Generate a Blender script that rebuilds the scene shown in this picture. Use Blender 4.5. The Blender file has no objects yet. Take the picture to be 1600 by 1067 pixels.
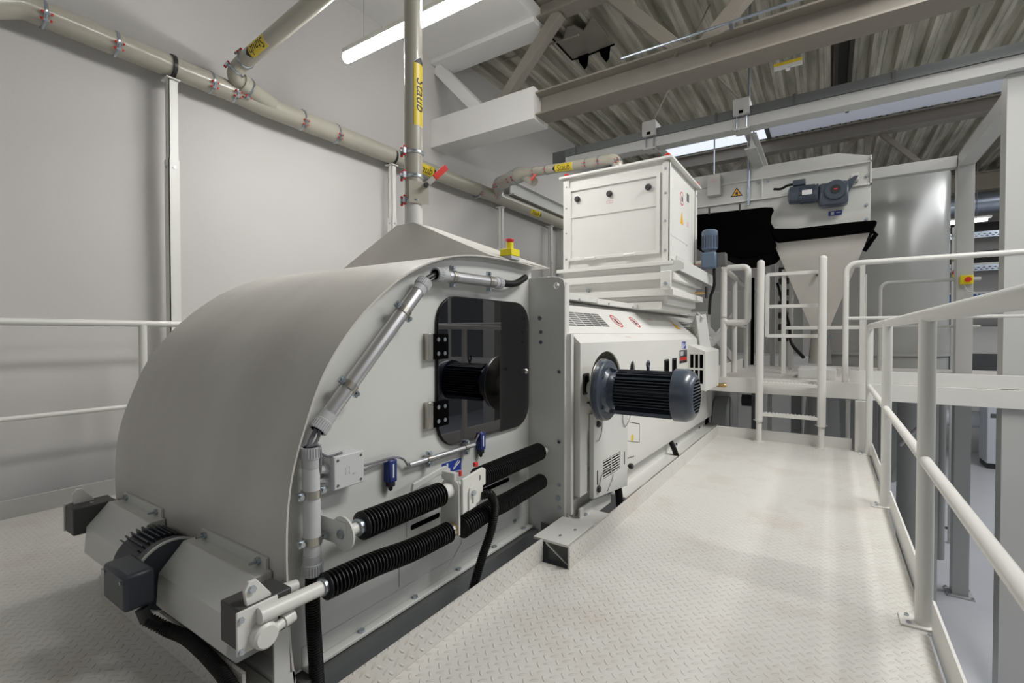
import bpy, bmesh, math, random
from mathutils import Vector, Matrix
random.seed(7)
PI = math.pi
C = bpy.context.scene.collection
scene = bpy.context.scene

# ------------------------------------------------------------------ camera
cam_d = bpy.data.cameras.new('camera'); cam = bpy.data.objects.new('camera', cam_d); C.objects.link(cam)
cam_d.sensor_width = 36.0; cam_d.lens = 36.0*750.0/1600.0; cam_d.clip_start = 0.02; cam_d.clip_end = 200
cam.location = (0, 0, 1.06)
cam.rotation_euler = (math.radians(90-0.9), 0, math.radians(33.47))
scene.camera = cam

# ------------------------------------------------------------------ world, lights, exposure
w = bpy.data.worlds.new('world'); scene.world = w; w.use_nodes = True
bg = w.node_tree.nodes['Background']; bg.inputs[0].default_value = (0.80, 0.83, 0.88, 1); bg.inputs[1].default_value = 0.12
vs = scene.view_settings
vs.view_transform = 'Standard'; vs.look = 'None'; vs.gamma = 1; vs.use_curve_mapping = False; vs.exposure = 0.30

def area(name, loc, rot, sx, sy, power, col=(1, 0.985, 0.96)):
    l = bpy.data.lights.new(name, 'AREA'); l.shape = 'RECTANGLE'; l.size = sx; l.size_y = sy; l.energy = power; l.color = col
    o = bpy.data.objects.new(name, l); C.objects.link(o); o.location = loc; o.rotation_euler = [math.radians(a) for a in rot]
    return o
# hall ceiling lamps (rows of tubes out of frame), the one tube by the wall and an added fill
area('hall_lamp_light', (1.6, 3.4, 4.5), (0, 14, 0), 0.8, 2.8, 158)
area('rear_fill_light', (-0.8, -2.8, 2.8), (90, 0, 0), 6.0, 2.6, 15)  # added fill panel behind the camera, brightens the hood front and end frame
area('hall_lamp_light', (5.5, 8.0, 4.5), (0, 15, 0), 1.2, 8.0, 270, (0.97, 0.98, 1))
area('wall_tube_light', (-2.65, 2.56, 3.27), (0, 0, 0), 1.6, 0.09, 20)
area('rear_lamp_light', (-1.6, 8.6, 4.5), (0, 0, 0), 4.0, 1.6, 36)

# ------------------------------------------------------------------ materials
MATS = {}
def pm(name, col, rough=0.45, metal=0.0, var=0.0, vscale=4.0, bump=0.0, bscale=60.0, coat=0.0, emit=None, estr=0, stretch=(1, 1, 1), col2=None):
    m = bpy.data.materials.new(name); m.use_nodes = True; nt = m.node_tree; b = nt.nodes['Principled BSDF']
    b.inputs['Base Color'].default_value = (*col, 1); b.inputs['Roughness'].default_value = rough; b.inputs['Metallic'].default_value = metal
    b.inputs['Coat Weight'].default_value = coat
    if emit: b.inputs['Emission Color'].default_value = (*emit, 1); b.inputs['Emission Strength'].default_value = estr
    if var > 0 or bump > 0:
        tc = nt.nodes.new('ShaderNodeNewGeometry'); mp = nt.nodes.new('ShaderNodeMapping'); nt.links.new(tc.outputs['Position'], mp.inputs['Vector'])
        mp.inputs['Scale'].default_value = stretch
    if var > 0:
        n = nt.nodes.new('ShaderNodeTexNoise'); n.inputs['Scale'].default_value = vscale; n.inputs['Detail'].default_value = 5
        nt.links.new(mp.outputs[0], n.inputs['Vector'])
        r = nt.nodes.new('ShaderNodeValToRGB')
        r.color_ramp.elements[0].position = 0.35; r.color_ramp.elements[1].position = 0.7
        c2 = col2 if col2 else tuple(c*(1-var) for c in col)
        r.color_ramp.elements[0].color = (*c2, 1); r.color_ramp.elements[1].color = (*col, 1)
        nt.links.new(n.outputs['Fac'], r.inputs[0]); nt.links.new(r.outputs[0], b.inputs['Base Color'])
    if bump > 0:
        n2 = nt.nodes.new('ShaderNodeTexNoise'); n2.inputs['Scale'].default_value = bscale; nt.links.new(mp.outputs[0], n2.inputs['Vector'])
        bp = nt.nodes.new('ShaderNodeBump'); bp.inputs['Strength'].default_value = bump; bp.inputs['Distance'].default_value = 0.01
        nt.links.new(n2.outputs['Fac'], bp.inputs['Height']); nt.links.new(bp.outputs[0], b.inputs['Normal'])
    MATS[name] = m
    return m
M = MATS
pm('machine_paint', (0.645, 0.65, 0.625), 0.38, 0, 0.05, 3.0, 0.04, 400)
pm('white_paint', (0.74, 0.735, 0.70), 0.36, 0, 0.03, 3.0, 0.03, 300)
pm('rail_paint', (0.72, 0.715, 0.68), 0.34, 0, 0.03, 6.0)
pm('frame_paint', (0.53, 0.535, 0.52), 0.4, 0, 0.03, 3.0)
pm('wall_paint', (0.60, 0.585, 0.57), 0.8, 0, 0.05, 0.7, 0.05, 60)
pm('soffit_paint', (0.80, 0.79, 0.77), 0.8, 0, 0.03, 1.0)
pm('truss_paint', (0.27, 0.245, 0.21), 0.55, 0, 0.08, 5.0)
pm('pipe_paint', (0.42, 0.40, 0.335), 0.3, 0, 0.02, 3.0, coat=0.3)
pm('hall_floor', (0.70, 0.715, 0.755), 0.35, 0, 0.06, 1.0)
pm('zinc', (0.52, 0.57, 0.62), 0.28, 1.0, 0.15, 30)
pm('steel', (0.50, 0.48, 0.44), 0.32, 1.0)
pm('aluminium', (0.62, 0.62, 0.64), 0.33, 0.85, 0.05, 10)
pm('grey_plastic', (0.47, 0.48, 0.49), 0.45)
pm('light_plastic', (0.58, 0.59, 0.60), 0.4)
pm('black_rubber', (0.006, 0.006, 0.0065), 0.42)
MATS['black_rubber'].node_tree.nodes['Principled BSDF'].inputs['Specular IOR Level'].default_value = 0.3
pm('black_matt', (0.0015, 0.0015, 0.0015), 1.0)
MATS['black_matt'].node_tree.nodes['Principled BSDF'].inputs['Specular IOR Level'].default_value = 0.05
pm('black_plastic', (0.02, 0.02, 0.022), 0.4)
pm('dark_plastic', (0.05, 0.05, 0.052), 0.5)
pm('dark_grey', (0.105, 0.108, 0.108), 0.5, 0, 0.2, 4)
pm('motor_blue', (0.066, 0.082, 0.11), 0.3, 0, 0.05, 10, coat=0.2)
pm('motor_fin', (0.022, 0.027, 0.038), 0.4)
pm('motor_slate', (0.035, 0.042, 0.055), 0.4)
pm('gear_blue', (0.10, 0.145, 0.21), 0.35)
pm('navy', (0.012, 0.028, 0.16), 0.35)
pm('sign_blue', (0.02, 0.05, 0.30), 0.5)
pm('sign_white', (0.75, 0.75, 0.75), 0.5)
pm('sign_red', (0.62, 0.03, 0.05), 0.5)
pm('sign_pink', (0.70, 0.52, 0.51), 0.5)
pm('label_yellow', (0.72, 0.55, 0.03), 0.35)
pm('sign_orange', (0.75, 0.40, 0.02), 0.5)
pm('label_black', (0.015, 0.013, 0.02), 0.5)
pm('red_plastic', (0.65, 0.025, 0.015), 0.4)
pm('yellow_plastic', (0.80, 0.68, 0.01), 0.4)
pm('brass', (0.55, 0.36, 0.16), 0.35, 0.9)
pm('duct_zinc', (0.42, 0.47, 0.55), 0.3, 0.9, 0.2, 6)
pm('beige_beam', (0.46, 0.42, 0.34), 0.5)
pm('channel_grey', (0.15, 0.16, 0.16), 0.45, 0.3)
pm('stripe_blue', (0.02, 0.08, 0.30), 0.5)
pm('dark_panel', (0.045, 0.045, 0.043), 0.8)
pm('tank_paint', (0.36, 0.365, 0.35), 0.22, 0, 0.02, 1.0)
pm('cable_grey', (0.17, 0.17, 0.19), 0.5)
pm('cabinet_grey', (0.62, 0.65, 0.70), 0.4)
pm('tube_glow', (1, 1, 1), 0.5, emit=(1, 0.99, 0.97), estr=40)
pm('tube_far', (1, 1, 1), 0.5, emit=(1, 0.99, 0.97), estr=6)
pm('skylight_pane', (0.8, 0.82, 0.85), 0.6, emit=(0.80, 0.86, 1.0), estr=0.75, var=0.02)
pm('skylight_dim', (0.5, 0.52, 0.56), 0.6, emit=(0.75, 0.80, 0.95), estr=0.16, var=0.02)

def lib_math(nt, op, a, b=None, c=None):
    n = nt.nodes.new('ShaderNodeMath'); n.operation = op
    for i, v in enumerate((a, b, c)):
        if v is None: continue
        if isinstance(v, (int, float)): n.inputs[i].default_value = v
        else: nt.links.new(v, n.inputs[i])
    return n.outputs[0]

def chequer(name, col, pitch=0.031, wear=(0.50, 0.40, 0.34), rough=0.42, angle=45):
    """Tear plate: short raised lenses in alternating directions."""
    m = bpy.data.materials.new(name); m.use_nodes = True; nt = m.node_tree; b = nt.nodes['Principled BSDF']
    g = nt.nodes.new('ShaderNodeNewGeometry')
    sp = nt.nodes.new('ShaderNodeSeparateXYZ'); nt.links.new(g.outputs['Position'], sp.inputs[0])
    sn = nt.nodes.new('ShaderNodeSeparateXYZ'); nt.links.new(g.outputs['True Normal'], sn.inputs[0])
    nx = lib_math(nt, 'GREATER_THAN', lib_math(nt, 'ABSOLUTE', sn.outputs[0]), 0.6)
    ny = lib_math(nt, 'GREATER_THAN', lib_math(nt, 'ABSOLUTE', sn.outputs[1]), 0.6)
    def mix(f, a, c_): return lib_math(nt, 'ADD', lib_math(nt, 'MULTIPLY', a, lib_math(nt, 'SUBTRACT', 1.0, f)), lib_math(nt, 'MULTIPLY', c_, f))
    u0 = mix(nx, sp.outputs[0], sp.outputs[2]); v0 = mix(ny, sp.outputs[1], sp.outputs[2])
    ca = math.cos(math.radians(angle)); sa = math.sin(math.radians(angle))
    u = lib_math(nt, 'DIVIDE', lib_math(nt, 'ADD', lib_math(nt, 'MULTIPLY', u0, ca), lib_math(nt, 'MULTIPLY', v0, sa)), pitch)
    v = lib_math(nt, 'DIVIDE', lib_math(nt, 'SUBTRACT', lib_math(nt, 'MULTIPLY', v0, ca), lib_math(nt, 'MULTIPLY', u0, sa)), pitch)
    fu = lib_math(nt, 'FLOOR', u); fv = lib_math(nt, 'FLOOR', v)
    par = lib_math(nt, 'FLOORED_MODULO', lib_math(nt, 'ADD', fu, fv), 2.0)
    lu = lib_math(nt, 'SUBTRACT', lib_math(nt, 'SUBTRACT', u, fu), 0.5); lv = lib_math(nt, 'SUBTRACT', lib_math(nt, 'SUBTRACT', v, fv), 0.5)
    p = mix(par, lu, lv); q = mix(par, lv, lu)
    e = lib_math(nt, 'ADD', lib_math(nt, 'POWER', lib_math(nt, 'DIVIDE', lib_math(nt, 'ABSOLUTE', p), 0.46), 2.0),
                 lib_math(nt, 'POWER', lib_math(nt, 'DIVIDE', lib_math(nt, 'ABSOLUTE', q), 0.15), 2.0))
    h = lib_math(nt, 'MAXIMUM', lib_math(nt, 'SUBTRACT', 1.0, e), 0.0)
    h = lib_math(nt, 'POWER', h, 0.6)
    bp = nt.nodes.new('ShaderNodeBump'); bp.inputs['Strength'].default_value = 0.9; bp.inputs['Distance'].default_value = 0.0028
    nt.links.new(h, bp.inputs['Height']); nt.links.new(bp.outputs[0], b.inputs['Normal'])
    n = nt.nodes.new('ShaderNodeTexNoise'); n.inputs['Scale'].default_value = 2.2; n.inputs['Detail'].default_value = 8; n.inputs['Roughness'].default_value = 0.7
    nt.links.new(g.outputs['Position'], n.inputs['Vector'])
    n2 = nt.nodes.new('ShaderNodeTexNoise'); n2.inputs['Scale'].default_value = 22; n2.inputs['Detail'].default_value = 4
    nt.links.new(g.outputs['Position'], n2.inputs['Vector'])
    dirt = lib_math(nt, 'MULTIPLY', lib_math(nt, 'SMOOTH_MIN', lib_math(nt, 'MAXIMUM', lib_math(nt, 'SUBTRACT', n.outputs['Fac'], 0.50), 0.0), 0.2, 0.05), 2.0)
    rim = lib_math(nt, 'MULTIPLY', lib_math(nt, 'LESS_THAN', lib_math(nt, 'ABSOLUTE', lib_math(nt, 'SUBTRACT', e, 0.85)), 0.25),
                   lib_math(nt, 'MULTIPLY', lib_math(nt, 'MAXIMUM', lib_math(nt, 'SUBTRACT', n2.outputs['Fac'], 0.42), 0.0), 2.4))
    f = lib_math(nt, 'MINIMUM', lib_math(nt, 'ADD', dirt, rim), 0.8)
    mx = nt.nodes.new('ShaderNodeMix'); mx.data_type = 'RGBA'; nt.links.new(f, mx.inputs[0])
    mx.inputs[6].default_value = (*col, 1); mx.inputs[7].default_value = (*wear, 1); nt.links.new(mx.outputs[2], b.inputs['Base Color'])
    b.inputs['Roughness'].default_value = rough
    MATS[name] = m
chequer('tear_plate', (0.655, 0.645, 0.61))
chequer('tear_plate_far', (0.60, 0.59, 0.56), wear=(0.47, 0.36, 0.32), angle=12)

def grating_mat():
    m = bpy.data.materials.new('grating'); m.use_nodes = True; nt = m.node_tree; b = nt.nodes['Principled BSDF']
    g = nt.nodes.new('ShaderNodeNewGeometry'); br = nt.nodes.new('ShaderNodeTexBrick'); nt.links.new(g.outputs['Position'], br.inputs['Vector'])
    br.inputs['Scale'].default_value = 9; br.inputs['Mortar Size'].default_value = 0.03; br.offset = 0
    br.inputs['Color1'].default_value = (0.56, 0.51, 0.48, 1); br.inputs['Color2'].default_value = (0.50, 0.46, 0.43, 1); br.inputs['Mortar'].default_value = (0.62, 0.61, 0.59, 1)
    nt.links.new(br.outputs[0], b.inputs['Base Color']); b.inputs['Roughness'].default_value = 0.5
    MATS['grating'] = m
grating_mat()

def roof_mat():
    m = bpy.data.materials.new('roof_sheet'); m.use_nodes = True; nt = m.node_tree; b = nt.nodes['Principled BSDF']
    g = nt.nodes.new('ShaderNodeNewGeometry'); mp = nt.nodes.new('ShaderNodeMapping'); nt.links.new(g.outputs['Position'], mp.inputs[0])
    mp.inputs['Scale'].default_value = (1, 0.12, 1)
    n = nt.nodes.new('ShaderNodeTexNoise'); n.inputs['Scale'].default_value = 9; n.inputs['Detail'].default_value = 6; nt.links.new(mp.outputs[0], n.inputs['Vector'])
    r = nt.nodes.new('ShaderNodeValToRGB'); r.color_ramp.elements[0].position = 0.35; r.color_ramp.elements[1].position = 0.7
    r.color_ramp.elements[0].color = (0.34, 0.33, 0.26, 1); r.color_ramp.elements[1].color = (0.68, 0.655, 0.56, 1)
    nt.links.new(n.outputs['Fac'], r.inputs[0]); nt.links.new(r.outputs[0], b.inputs['Base Color'])
    b.inputs['Metallic'].default_value = 0.12; b.inputs['Roughness'].default_value = 0.42
    MATS['roof_sheet'] = m
roof_mat()

def skin_mat():
    m = bpy.data.materials.new('hood_skin'); m.use_nodes = True; nt = m.node_tree; b = nt.nodes['Principled BSDF']
    g = nt.nodes.new('ShaderNodeNewGeometry'); mp = nt.nodes.new('ShaderNodeMapping'); nt.links.new(g.outputs['Position'], mp.inputs[0])
    mp.inputs['Scale'].default_value = (1.2, 0.7, 0.7); mp.inputs['Rotation'].default_value = (0.2, 0.5, 0.3)
    n = nt.nodes.new('ShaderNodeTexNoise'); n.inputs['Scale'].default_value = 2.5; n.inputs['Detail'].default_value = 7; nt.links.new(mp.outputs[0], n.inputs['Vector'])
    r = nt.nodes.new('ShaderNodeValToRGB'); r.color_ramp.elements[0].color = (0.51, 0.49, 0.455, 1); r.color_ramp.elements[1].color = (0.60, 0.58, 0.54, 1)
    r.color_ramp.elements[0].position = 0.3; r.color_ramp.elements[1].position = 0.7
    nt.links.new(n.outputs['Fac'], r.inputs[0]); nt.links.new(r.outputs[0], b.inputs['Base Color'])
    b.inputs['Roughness'].default_value = 0.42
    MATS['hood_skin'] = m
skin_mat()

def glass_mat():
    m = bpy.data.materials.new('smoked_pane'); m.use_nodes = True; nt = m.node_tree
    for n in list(nt.nodes): nt.nodes.remove(n)
    out = nt.nodes.new('ShaderNodeOutputMaterial'); mx = nt.nodes.new('ShaderNodeMixShader'); tr = nt.nodes.new('ShaderNodeBsdfTransparent'); gl = nt.nodes.new('ShaderNodeBsdfGlossy')
    tr.inputs[0].default_value = (0.30, 0.30, 0.33, 1); gl.inputs['Roughness'].default_value = 0.02; gl.inputs['Color'].default_value = (0.9, 0.9, 0.95, 1)
    fr = nt.nodes.new('ShaderNodeFresnel'); fr.inputs[0].default_value = 1.55
    f = lib_math(nt, 'ADD', fr.outputs[0], 0.07)
    nt.links.new(f, mx.inputs[0]); nt.links.new(tr.outputs[0], mx.inputs[1]); nt.links.new(gl.outputs[0], mx.inputs[2]); nt.links.new(mx.outputs[0], out.inputs[0])
    MATS['smoked_pane'] = m
glass_mat()

# ------------------------------------------------------------------ mesh building
def V(*a): return Vector(a[0]) if len(a) == 1 else Vector(a)
def basis(d):
    d = V(d).normalized(); h = Vector((0, 0, 1)) if abs(d.z) < 0.9 else Vector((1, 0, 0))
    x = h.cross(d).normalized(); y = d.cross(x).normalized()
    return x, y, d

class MB:
    def __init__(s): s.v = []; s.f = []
    def add(s, vs, fs):
        o = len(s.v); s.v += [tuple(v) for v in vs]; s.f += [tuple(i+o for i in f) for f in fs]; return s
    def box(s, x0, x1, y0, y1, z0, z1):
        vs = [(x, y, z) for z in (z0, z1) for y in (y0, y1) for x in (x0, x1)]
        return s.add(vs, [(0, 2, 3, 1), (4, 5, 7, 6), (0, 1, 5, 4), (2, 6, 7, 3), (0, 4, 6, 2), (1, 3, 7, 5)])
    def beam(s, p, q, w_, h_, up=(0, 0, 1)):
        p, q = V(p), V(q); d = (q-p).normalized(); u = V(up); sx = d.cross(u)
        if sx.length < 1e-4: sx = d.cross(Vector((1, 0, 0)))
        sx.normalize(); u = sx.cross(d).normalized()
        vs = [c+sx*(a*w_/2)+u*(b*h_/2) for c in (p, q) for b in (-1, 1) for a in (-1, 1)]
        return s.add(vs, [(0, 2, 3, 1), (4, 5, 7, 6), (0, 1, 5, 4), (2, 6, 7, 3), (0, 4, 6, 2), (1, 3, 7, 5)])
    def lathe(s, p, q, prof, n=24, cap=True):
        p, q = V(p), V(q); x, y, d = basis(q-p); L = (q-p).length; vs = []; fs = []
        for t, r in prof:
            c = p+d*(t*L)
            for i in range(n):
                a = 2*PI*i/n; vs.append(c+x*(r*math.cos(a))+y*(r*math.sin(a)))
        for k in range(len(prof)-1):
            for i in range(n):
                j = (i+1) % n; fs.append((k*n+i, k*n+j, (k+1)*n+j, (k+1)*n+i))
        if cap: fs.append(tuple(reversed(range(n)))); fs.append(tuple(range((len(prof)-1)*n, len(prof)*n)))
        return s.add(vs, fs)
    def cyl(s, p, q, r, r2=None, n=20, cap=True): return s.lathe(p, q, [(0, r), (1, r if r2 is None else r2)], n, cap)
    def hexa(s, p, d, r=0.008, h=0.006): d = V(d).normalized(); return s.cyl(V(p), V(p)+d*h, r, n=6)
    def ball(s, c, r, n=12):
        c = V(c); return s.lathe(c-Vector((0, 0, r)), c+Vector((0, 0, r)), [((1-math.cos(PI*k/8))/2, max(1e-4, r*math.sin(PI*k/8))) for k in range(9)], n)
    def tube(s, pts, r, n=16, cap=True):
        pts = [V(p) for p in pts]; m = len(pts)
        T = [((pts[min(i+1, m-1)]-pts[max(i-1, 0)]).normalized()) for i in range(m)]
        x, y, _ = basis(T[0]); vs = []; fs = []
        for i in range(m):
            if i:
                ax = T[i-1].cross(T[i])
                if ax.length > 1e-7:
                    R = Matrix.Rotation(T[i-1].angle(T[i]), 3, ax.normalized()); x = R @ x; y = R @ y
            rr = r(i/(m-1)) if callable(r) else (r[i] if isinstance(r, list) else r)
            for k in range(n):
                a = 2*PI*k/n; vs.append(pts[i]+x*(rr*math.cos(a))+y*(rr*math.sin(a)))
        for i in range(m-1):
            for k in range(n):
                j = (k+1) % n; fs.append((i*n+k, i*n+j, (i+1)*n+j, (i+1)*n+k))
        if cap: fs.append(tuple(reversed(range(n)))); fs.append(tuple(range((m-1)*n, m*n)))
        return s.add(vs, fs)
    def prism(s, pts, ax, a, b):
        """pts 2D in the two other axes (in xyz order); extruded along axis ax from a to b"""
        def mk(p, t):
            if ax == 0: return (t, p[0], p[1])
            if ax == 1: return (p[0], t, p[1])
            return (p[0], p[1], t)
        n = len(pts); vs = [mk(p, a) for p in pts]+[mk(p, b) for p in pts]
        return s.add(vs, [tuple(range(n)), tuple(range(2*n-1, n-1, -1))]+[(i, i+n, (i+1) % n+n, (i+1) % n) for i in range(n)])
    def plate(s, outer, holes, ax, a, b):
        """plate with holes"""
        bm = bmesh.new(); loops = [outer]+list(holes)
        def mk(p, t):
            if ax == 0: return (t, p[0], p[1])
            if ax == 1: return (p[0], t, p[1])
            return (p[0], p[1], t)
        es = []
        for lp in loops:
            vs = [bm.verts.new(mk(p, a)) for p in lp]
            es += [bm.edges.new((vs[i], vs[(i+1) % len(vs)])) for i in range(len(vs))]
        bmesh.ops.triangle_fill(bm, use_beauty=True, edges=es)
        bm.verts.index_update()
        base = [tuple(v.co) for v in bm.verts]; F = [tuple(v.index for v in f.verts) for f in bm.faces]
        n = len(base); top = []
        for v in base: t = list(v); t[ax] = b; top.append(tuple(t))
        sides = []; o = 0
        for lp in loops:
            m = len(lp); sides += [(o+i, o+i+n, o+(i+1) % m+n, o+(i+1) % m) for i in range(m)]; o += m
        bm.free()
        return s.add(base+top, F+[tuple(i+n for i in reversed(f)) for f in F]+sides)
    def hull(s, vs, fs): return s.add(vs, fs)
    def islands(s):
        par = list(range(len(s.v)))
        def find(a):
            while par[a] != a: par[a] = par[par[a]]; a = par[a]
            return a
        for f in s.f:
            r0 = find(f[0])
            for i in f[1:]:
                r1 = find(i)
                if r1 != r0: par[r1] = r0
        g = {}
        for i in range(len(s.v)): g.setdefault(find(i), []).append(i)
        out = []
        for k, ids in g.items():
            m = {i: n for n, i in enumerate(ids)}; b = MB(); b.v = [s.v[i] for i in ids]; out.append((k, m, b))
        idx = {k: (m, b) for k, m, b in out}
        for f in s.f:
            m, b = idx[find(f[0])]; b.f.append(tuple(m[i] for i in f))
        return [b for k, m, b in out]
    EACH = ('bolt', 'screw', 'hose_clamp', 'corner_angle', 'slot', 'cap_bolt', 'roller', 'red_clip', 'anchor_bolt', 'screw_cap', 'slot_opening', 'outer_bolt', 'lug_bolt', 'hinge', 'clamp_ring', 'channel_joint', 'plate_bolt', 'u_bolt', 'cross_brace_')
    def build(s, name, mat, parent=None, bevel=0.0, smooth=30, seg=2):
        if parent is not None and (name in MB.EACH or name.endswith('_bolt') or name.endswith('_screw')):
            isl = s.islands()
            if 1 < len(isl) <= 20:
                return [b.build1(name, mat, parent, bevel, smooth, seg) for b in isl][0]
        return s.build1(name, mat, parent, bevel, smooth, seg)
    def build1(s, name, mat, parent=None, bevel=0.0, smooth=30, seg=2):
        me = bpy.data.meshes.new(name)
        off = Vector((0, 0, 0)); q = parent
        while q is not None: off += q.location; q = q.parent
        me.from_pydata([tuple(Vector(v)-off) for v in s.v], [], s.f); me.update()
        bm = bmesh.new(); bm.from_mesh(me); bmesh.ops.recalc_face_normals(bm, faces=bm.faces); bm.to_mesh(me); bm.free()
        me.materials.append(M[mat] if isinstance(mat, str) else mat)
        for p in me.polygons: p.use_smooth = True
        me.set_sharp_from_angle(angle=math.radians(smooth))
        o = bpy.data.objects.new(name, me); C.objects.link(o)
        if parent is not None: o.parent = parent
        if bevel > 0:
            bv = o.modifiers.new('bevel', 'BEVEL'); bv.width = bevel; bv.segments = seg; bv.limit_method = 'ANGLE'; bv.angle_limit = math.radians(40); bv.harden_normals = False
        return o

def thing(name, label, cat, loc, group=None):
    o = bpy.data.objects.new(name, None); C.objects.link(o); o.location = loc; o.empty_display_size = 0.1
    o['label'] = label; o['category'] = cat
    if group: o['group'] = group
    return o
def tag(o, label, cat, group=None):
    o['label'] = label; o['category'] = cat
    if group: o['group'] = group
    return o
def struct(o): o['kind'] = 'structure'; return o
def copy_tree(o, delta, label=None, parent=None):
    c = o.copy(); C.objects.link(c)
    if parent is None: c.location = o.location+Vector(delta)
    else: c.parent = parent
    if label: c['label'] = label
    for ch in o.children: copy_tree(ch, (0, 0, 0), None, c)
    return c
def rrect(u0, u1, v0, v1, r, n=6):
    P = []
    for cx, cy, a0 in ((u1-r, v1-r, 0), (u0+r, v1-r, 90), (u0+r, v0+r, 180), (u1-r, v0+r, 270)):
        for k in range(n+1):
            a = math.radians(a0+90*k/n); P.append((cx+r*math.cos(a), cy+r*math.sin(a)))
    return P
def circ(cx, cy, r, n=20): return [(cx+r*math.cos(2*PI*k/n), cy+r*math.sin(2*PI*k/n)) for k in range(n)]
def fillet(pts, r, n=8):
    pts = [V(p) for p in pts]; out = [pts[0]]
    for i in range(1, len(pts)-1):
        a = (pts[i-1]-pts[i]).normalized(); b = (pts[i+1]-pts[i]).normalized(); th = a.angle(b)
        rr = r[i-1] if isinstance(r, (list, tuple)) else r
        t = min(rr/math.tan(th/2), 0.49*(pts[i-1]-pts[i]).length, 0.49*(pts[i+1]-pts[i]).length); re = t*math.tan(th/2)
        c = pts[i]+(a+b).normalized()*(re/math.sin(th/2)); p0 = pts[i]+a*t-c; p1 = pts[i]+b*t-c; ang = p0.angle(p1); ax = p0.cross(p1).normalized()
        for k in range(n+1): out.append(c+Matrix.Rotation(ang*k/n, 3, ax) @ p0)
    out.append(pts[-1]); return out
def resample(pts, step):
    pts = [V(p) for p in pts]; L = [0]
    for i in range(1, len(pts)): L.append(L[-1]+(pts[i]-pts[i-1]).length)
    n = max(2, int(L[-1]/step)); out = []; j = 0
    for k in range(n+1):
        t = L[-1]*k/n
        while j < len(L)-2 and L[j+1] < t: j += 1
        f = (t-L[j])/max(1e-9, L[j+1]-L[j]); out.append(pts[j].lerp(pts[j+1], f))
    return out
def spline(pts, n=12):
    pts = [V(p) for p in pts]; P = [2*pts[0]-pts[1]]+pts+[2*pts[-1]-pts[-2]]; out = []
    for i in range(1, len(P)-2):
        for k in range(n):
            t = k/n; a, b, c, d = P[i-1], P[i], P[i+1], P[i+2]
            out.append(0.5*((2*b)+(c-a)*t+(2*a-5*b+4*c-d)*t*t+(-a+3*b-3*c+d)*t**3))
    out.append(pts[-1]); return out
def ribbed(pts, r_in, r_out, pitch, n=20, taper=None):
    """corrugated tube along a path"""
    P = resample(pts, pitch/4); rr = []
    for i in range(len(P)):
        k = i % 4; base = {0: r_in, 1: r_out, 2: r_out, 3: r_in}[k]
        rr.append(base*(taper(i/(len(P)-1)) if taper else 1))
    return MB().tube(P, rr, n)
def text_mesh(txt, size, mapf, nslice=0, v0=0, v1=0, extrude=0.0, shear=0.0):
    cu = bpy.data.curves.new('t', 'FONT'); cu.body = txt; cu.size = size; cu.align_x = 'CENTER'; cu.align_y = 'CENTER'; cu.shear = shear; cu.resolution_u = 3
    o = bpy.data.objects.new('t', cu); C.objects.link(o)
    dg = bpy.context.evaluated_depsgraph_get(); me = bpy.data.meshes.new_from_object(o.evaluated_get(dg))
    bpy.data.objects.remove(o); bpy.data.curves.remove(cu)
    bm = bmesh.new(); bm.from_mesh(me)
    for k in range(nslice):
        v = v0+(v1-v0)*(k+1)/(nslice+1)
        bmesh.ops.bisect_plane(bm, geom=bm.verts[:]+bm.edges[:]+bm.faces[:], plane_co=(0, v, 0), plane_no=(0, 1, 0))
    bm.verts.index_update()
    mb = MB(); mb.add([mapf(v.co.x, v.co.y) for v in bm.verts], [tuple(v.index for v in f.verts) for f in bm.faces]); bm.free(); bpy.data.meshes.remove(me)
    return mb

def i_beam(mb, p, q, w_, h_, tf=0.018, tw=0.012):
    p, q = V(p), V(q)
    mb.beam(p+Vector((0, 0, h_/2-tf/2)), q+Vector((0, 0, h_/2-tf/2)), w_, tf)
    mb.beam(p-Vector((0, 0, h_/2-tf/2)), q-Vector((0, 0, h_/2-tf/2)), w_, tf)
    mb.beam(p, q, tw, h_-2*tf)
    return mb

# ================================================================== SETTING
ZF = -2.0; ZR = 4.9
struct(MB().box(-4.6, 9.0, -3.0, 17.2, ZF-0.2, ZF).build('floor', 'hall_floor'))
struct(MB().box(-4.55, -4.35, -3.0, 17.2, ZF, ZR+0.1).build('wall_left', 'wall_paint'))
fw = struct(MB().box(-4.35, 9.0, 17.0, 17.2, ZF, ZR+0.1).build('wall_far', 'wall_paint'))
# white boxed-in soffit over the machine bay, between wall and truss
struct(MB().box(-4.35, -2.8, -2.0, 5.0, 4.62, 4.8).build('ceiling_soffit', 'soffit_paint'))
# trapezoidal roof sheet, ribs along Y
def roof():
    mb = MB(); prof = []; x = -4.35; per = 0.30
    while x < 9.0:
        prof += [(x, ZR), (x+0.045, ZR), (x+0.055, ZR+0.012), (x+0.075, ZR+0.012), (x+0.085, ZR), (x+0.13, ZR), (x+0.165, ZR+0.11), (x+0.265, ZR+0.11)]; x += per
    prof.append((x, ZR))
    for ya, yb, xa, xb in ((-3.0, 9.95, -9, 99), (10.72, 17.2, -9, 99), (9.95, 10.72, -9, -2.9), (9.95, 10.72, 2.35, 99)):
        P = [p for p in prof if xa <= p[0] <= xb]; n = len(P)
        for y0, y1 in ((ya, yb),):
            vs = [(p[0], y0, p[1]) for p in P]+[(p[0], y1, p[1]) for p in P]+[(p[0], y0, p[1]+0.004) for p in P]+[(p[0], y1, p[1]+0.004) for p in P]
            fs = [(i, i+1, i+1+n, i+n) for i in range(n-1)]+[(i+2*n, i+3*n, i+1+3*n, i+1+2*n) for i in range(n-1)]
            mb.add(vs, fs)
    return mb
struct(roof().build('ceiling', 'roof_sheet', smooth=20))
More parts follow.
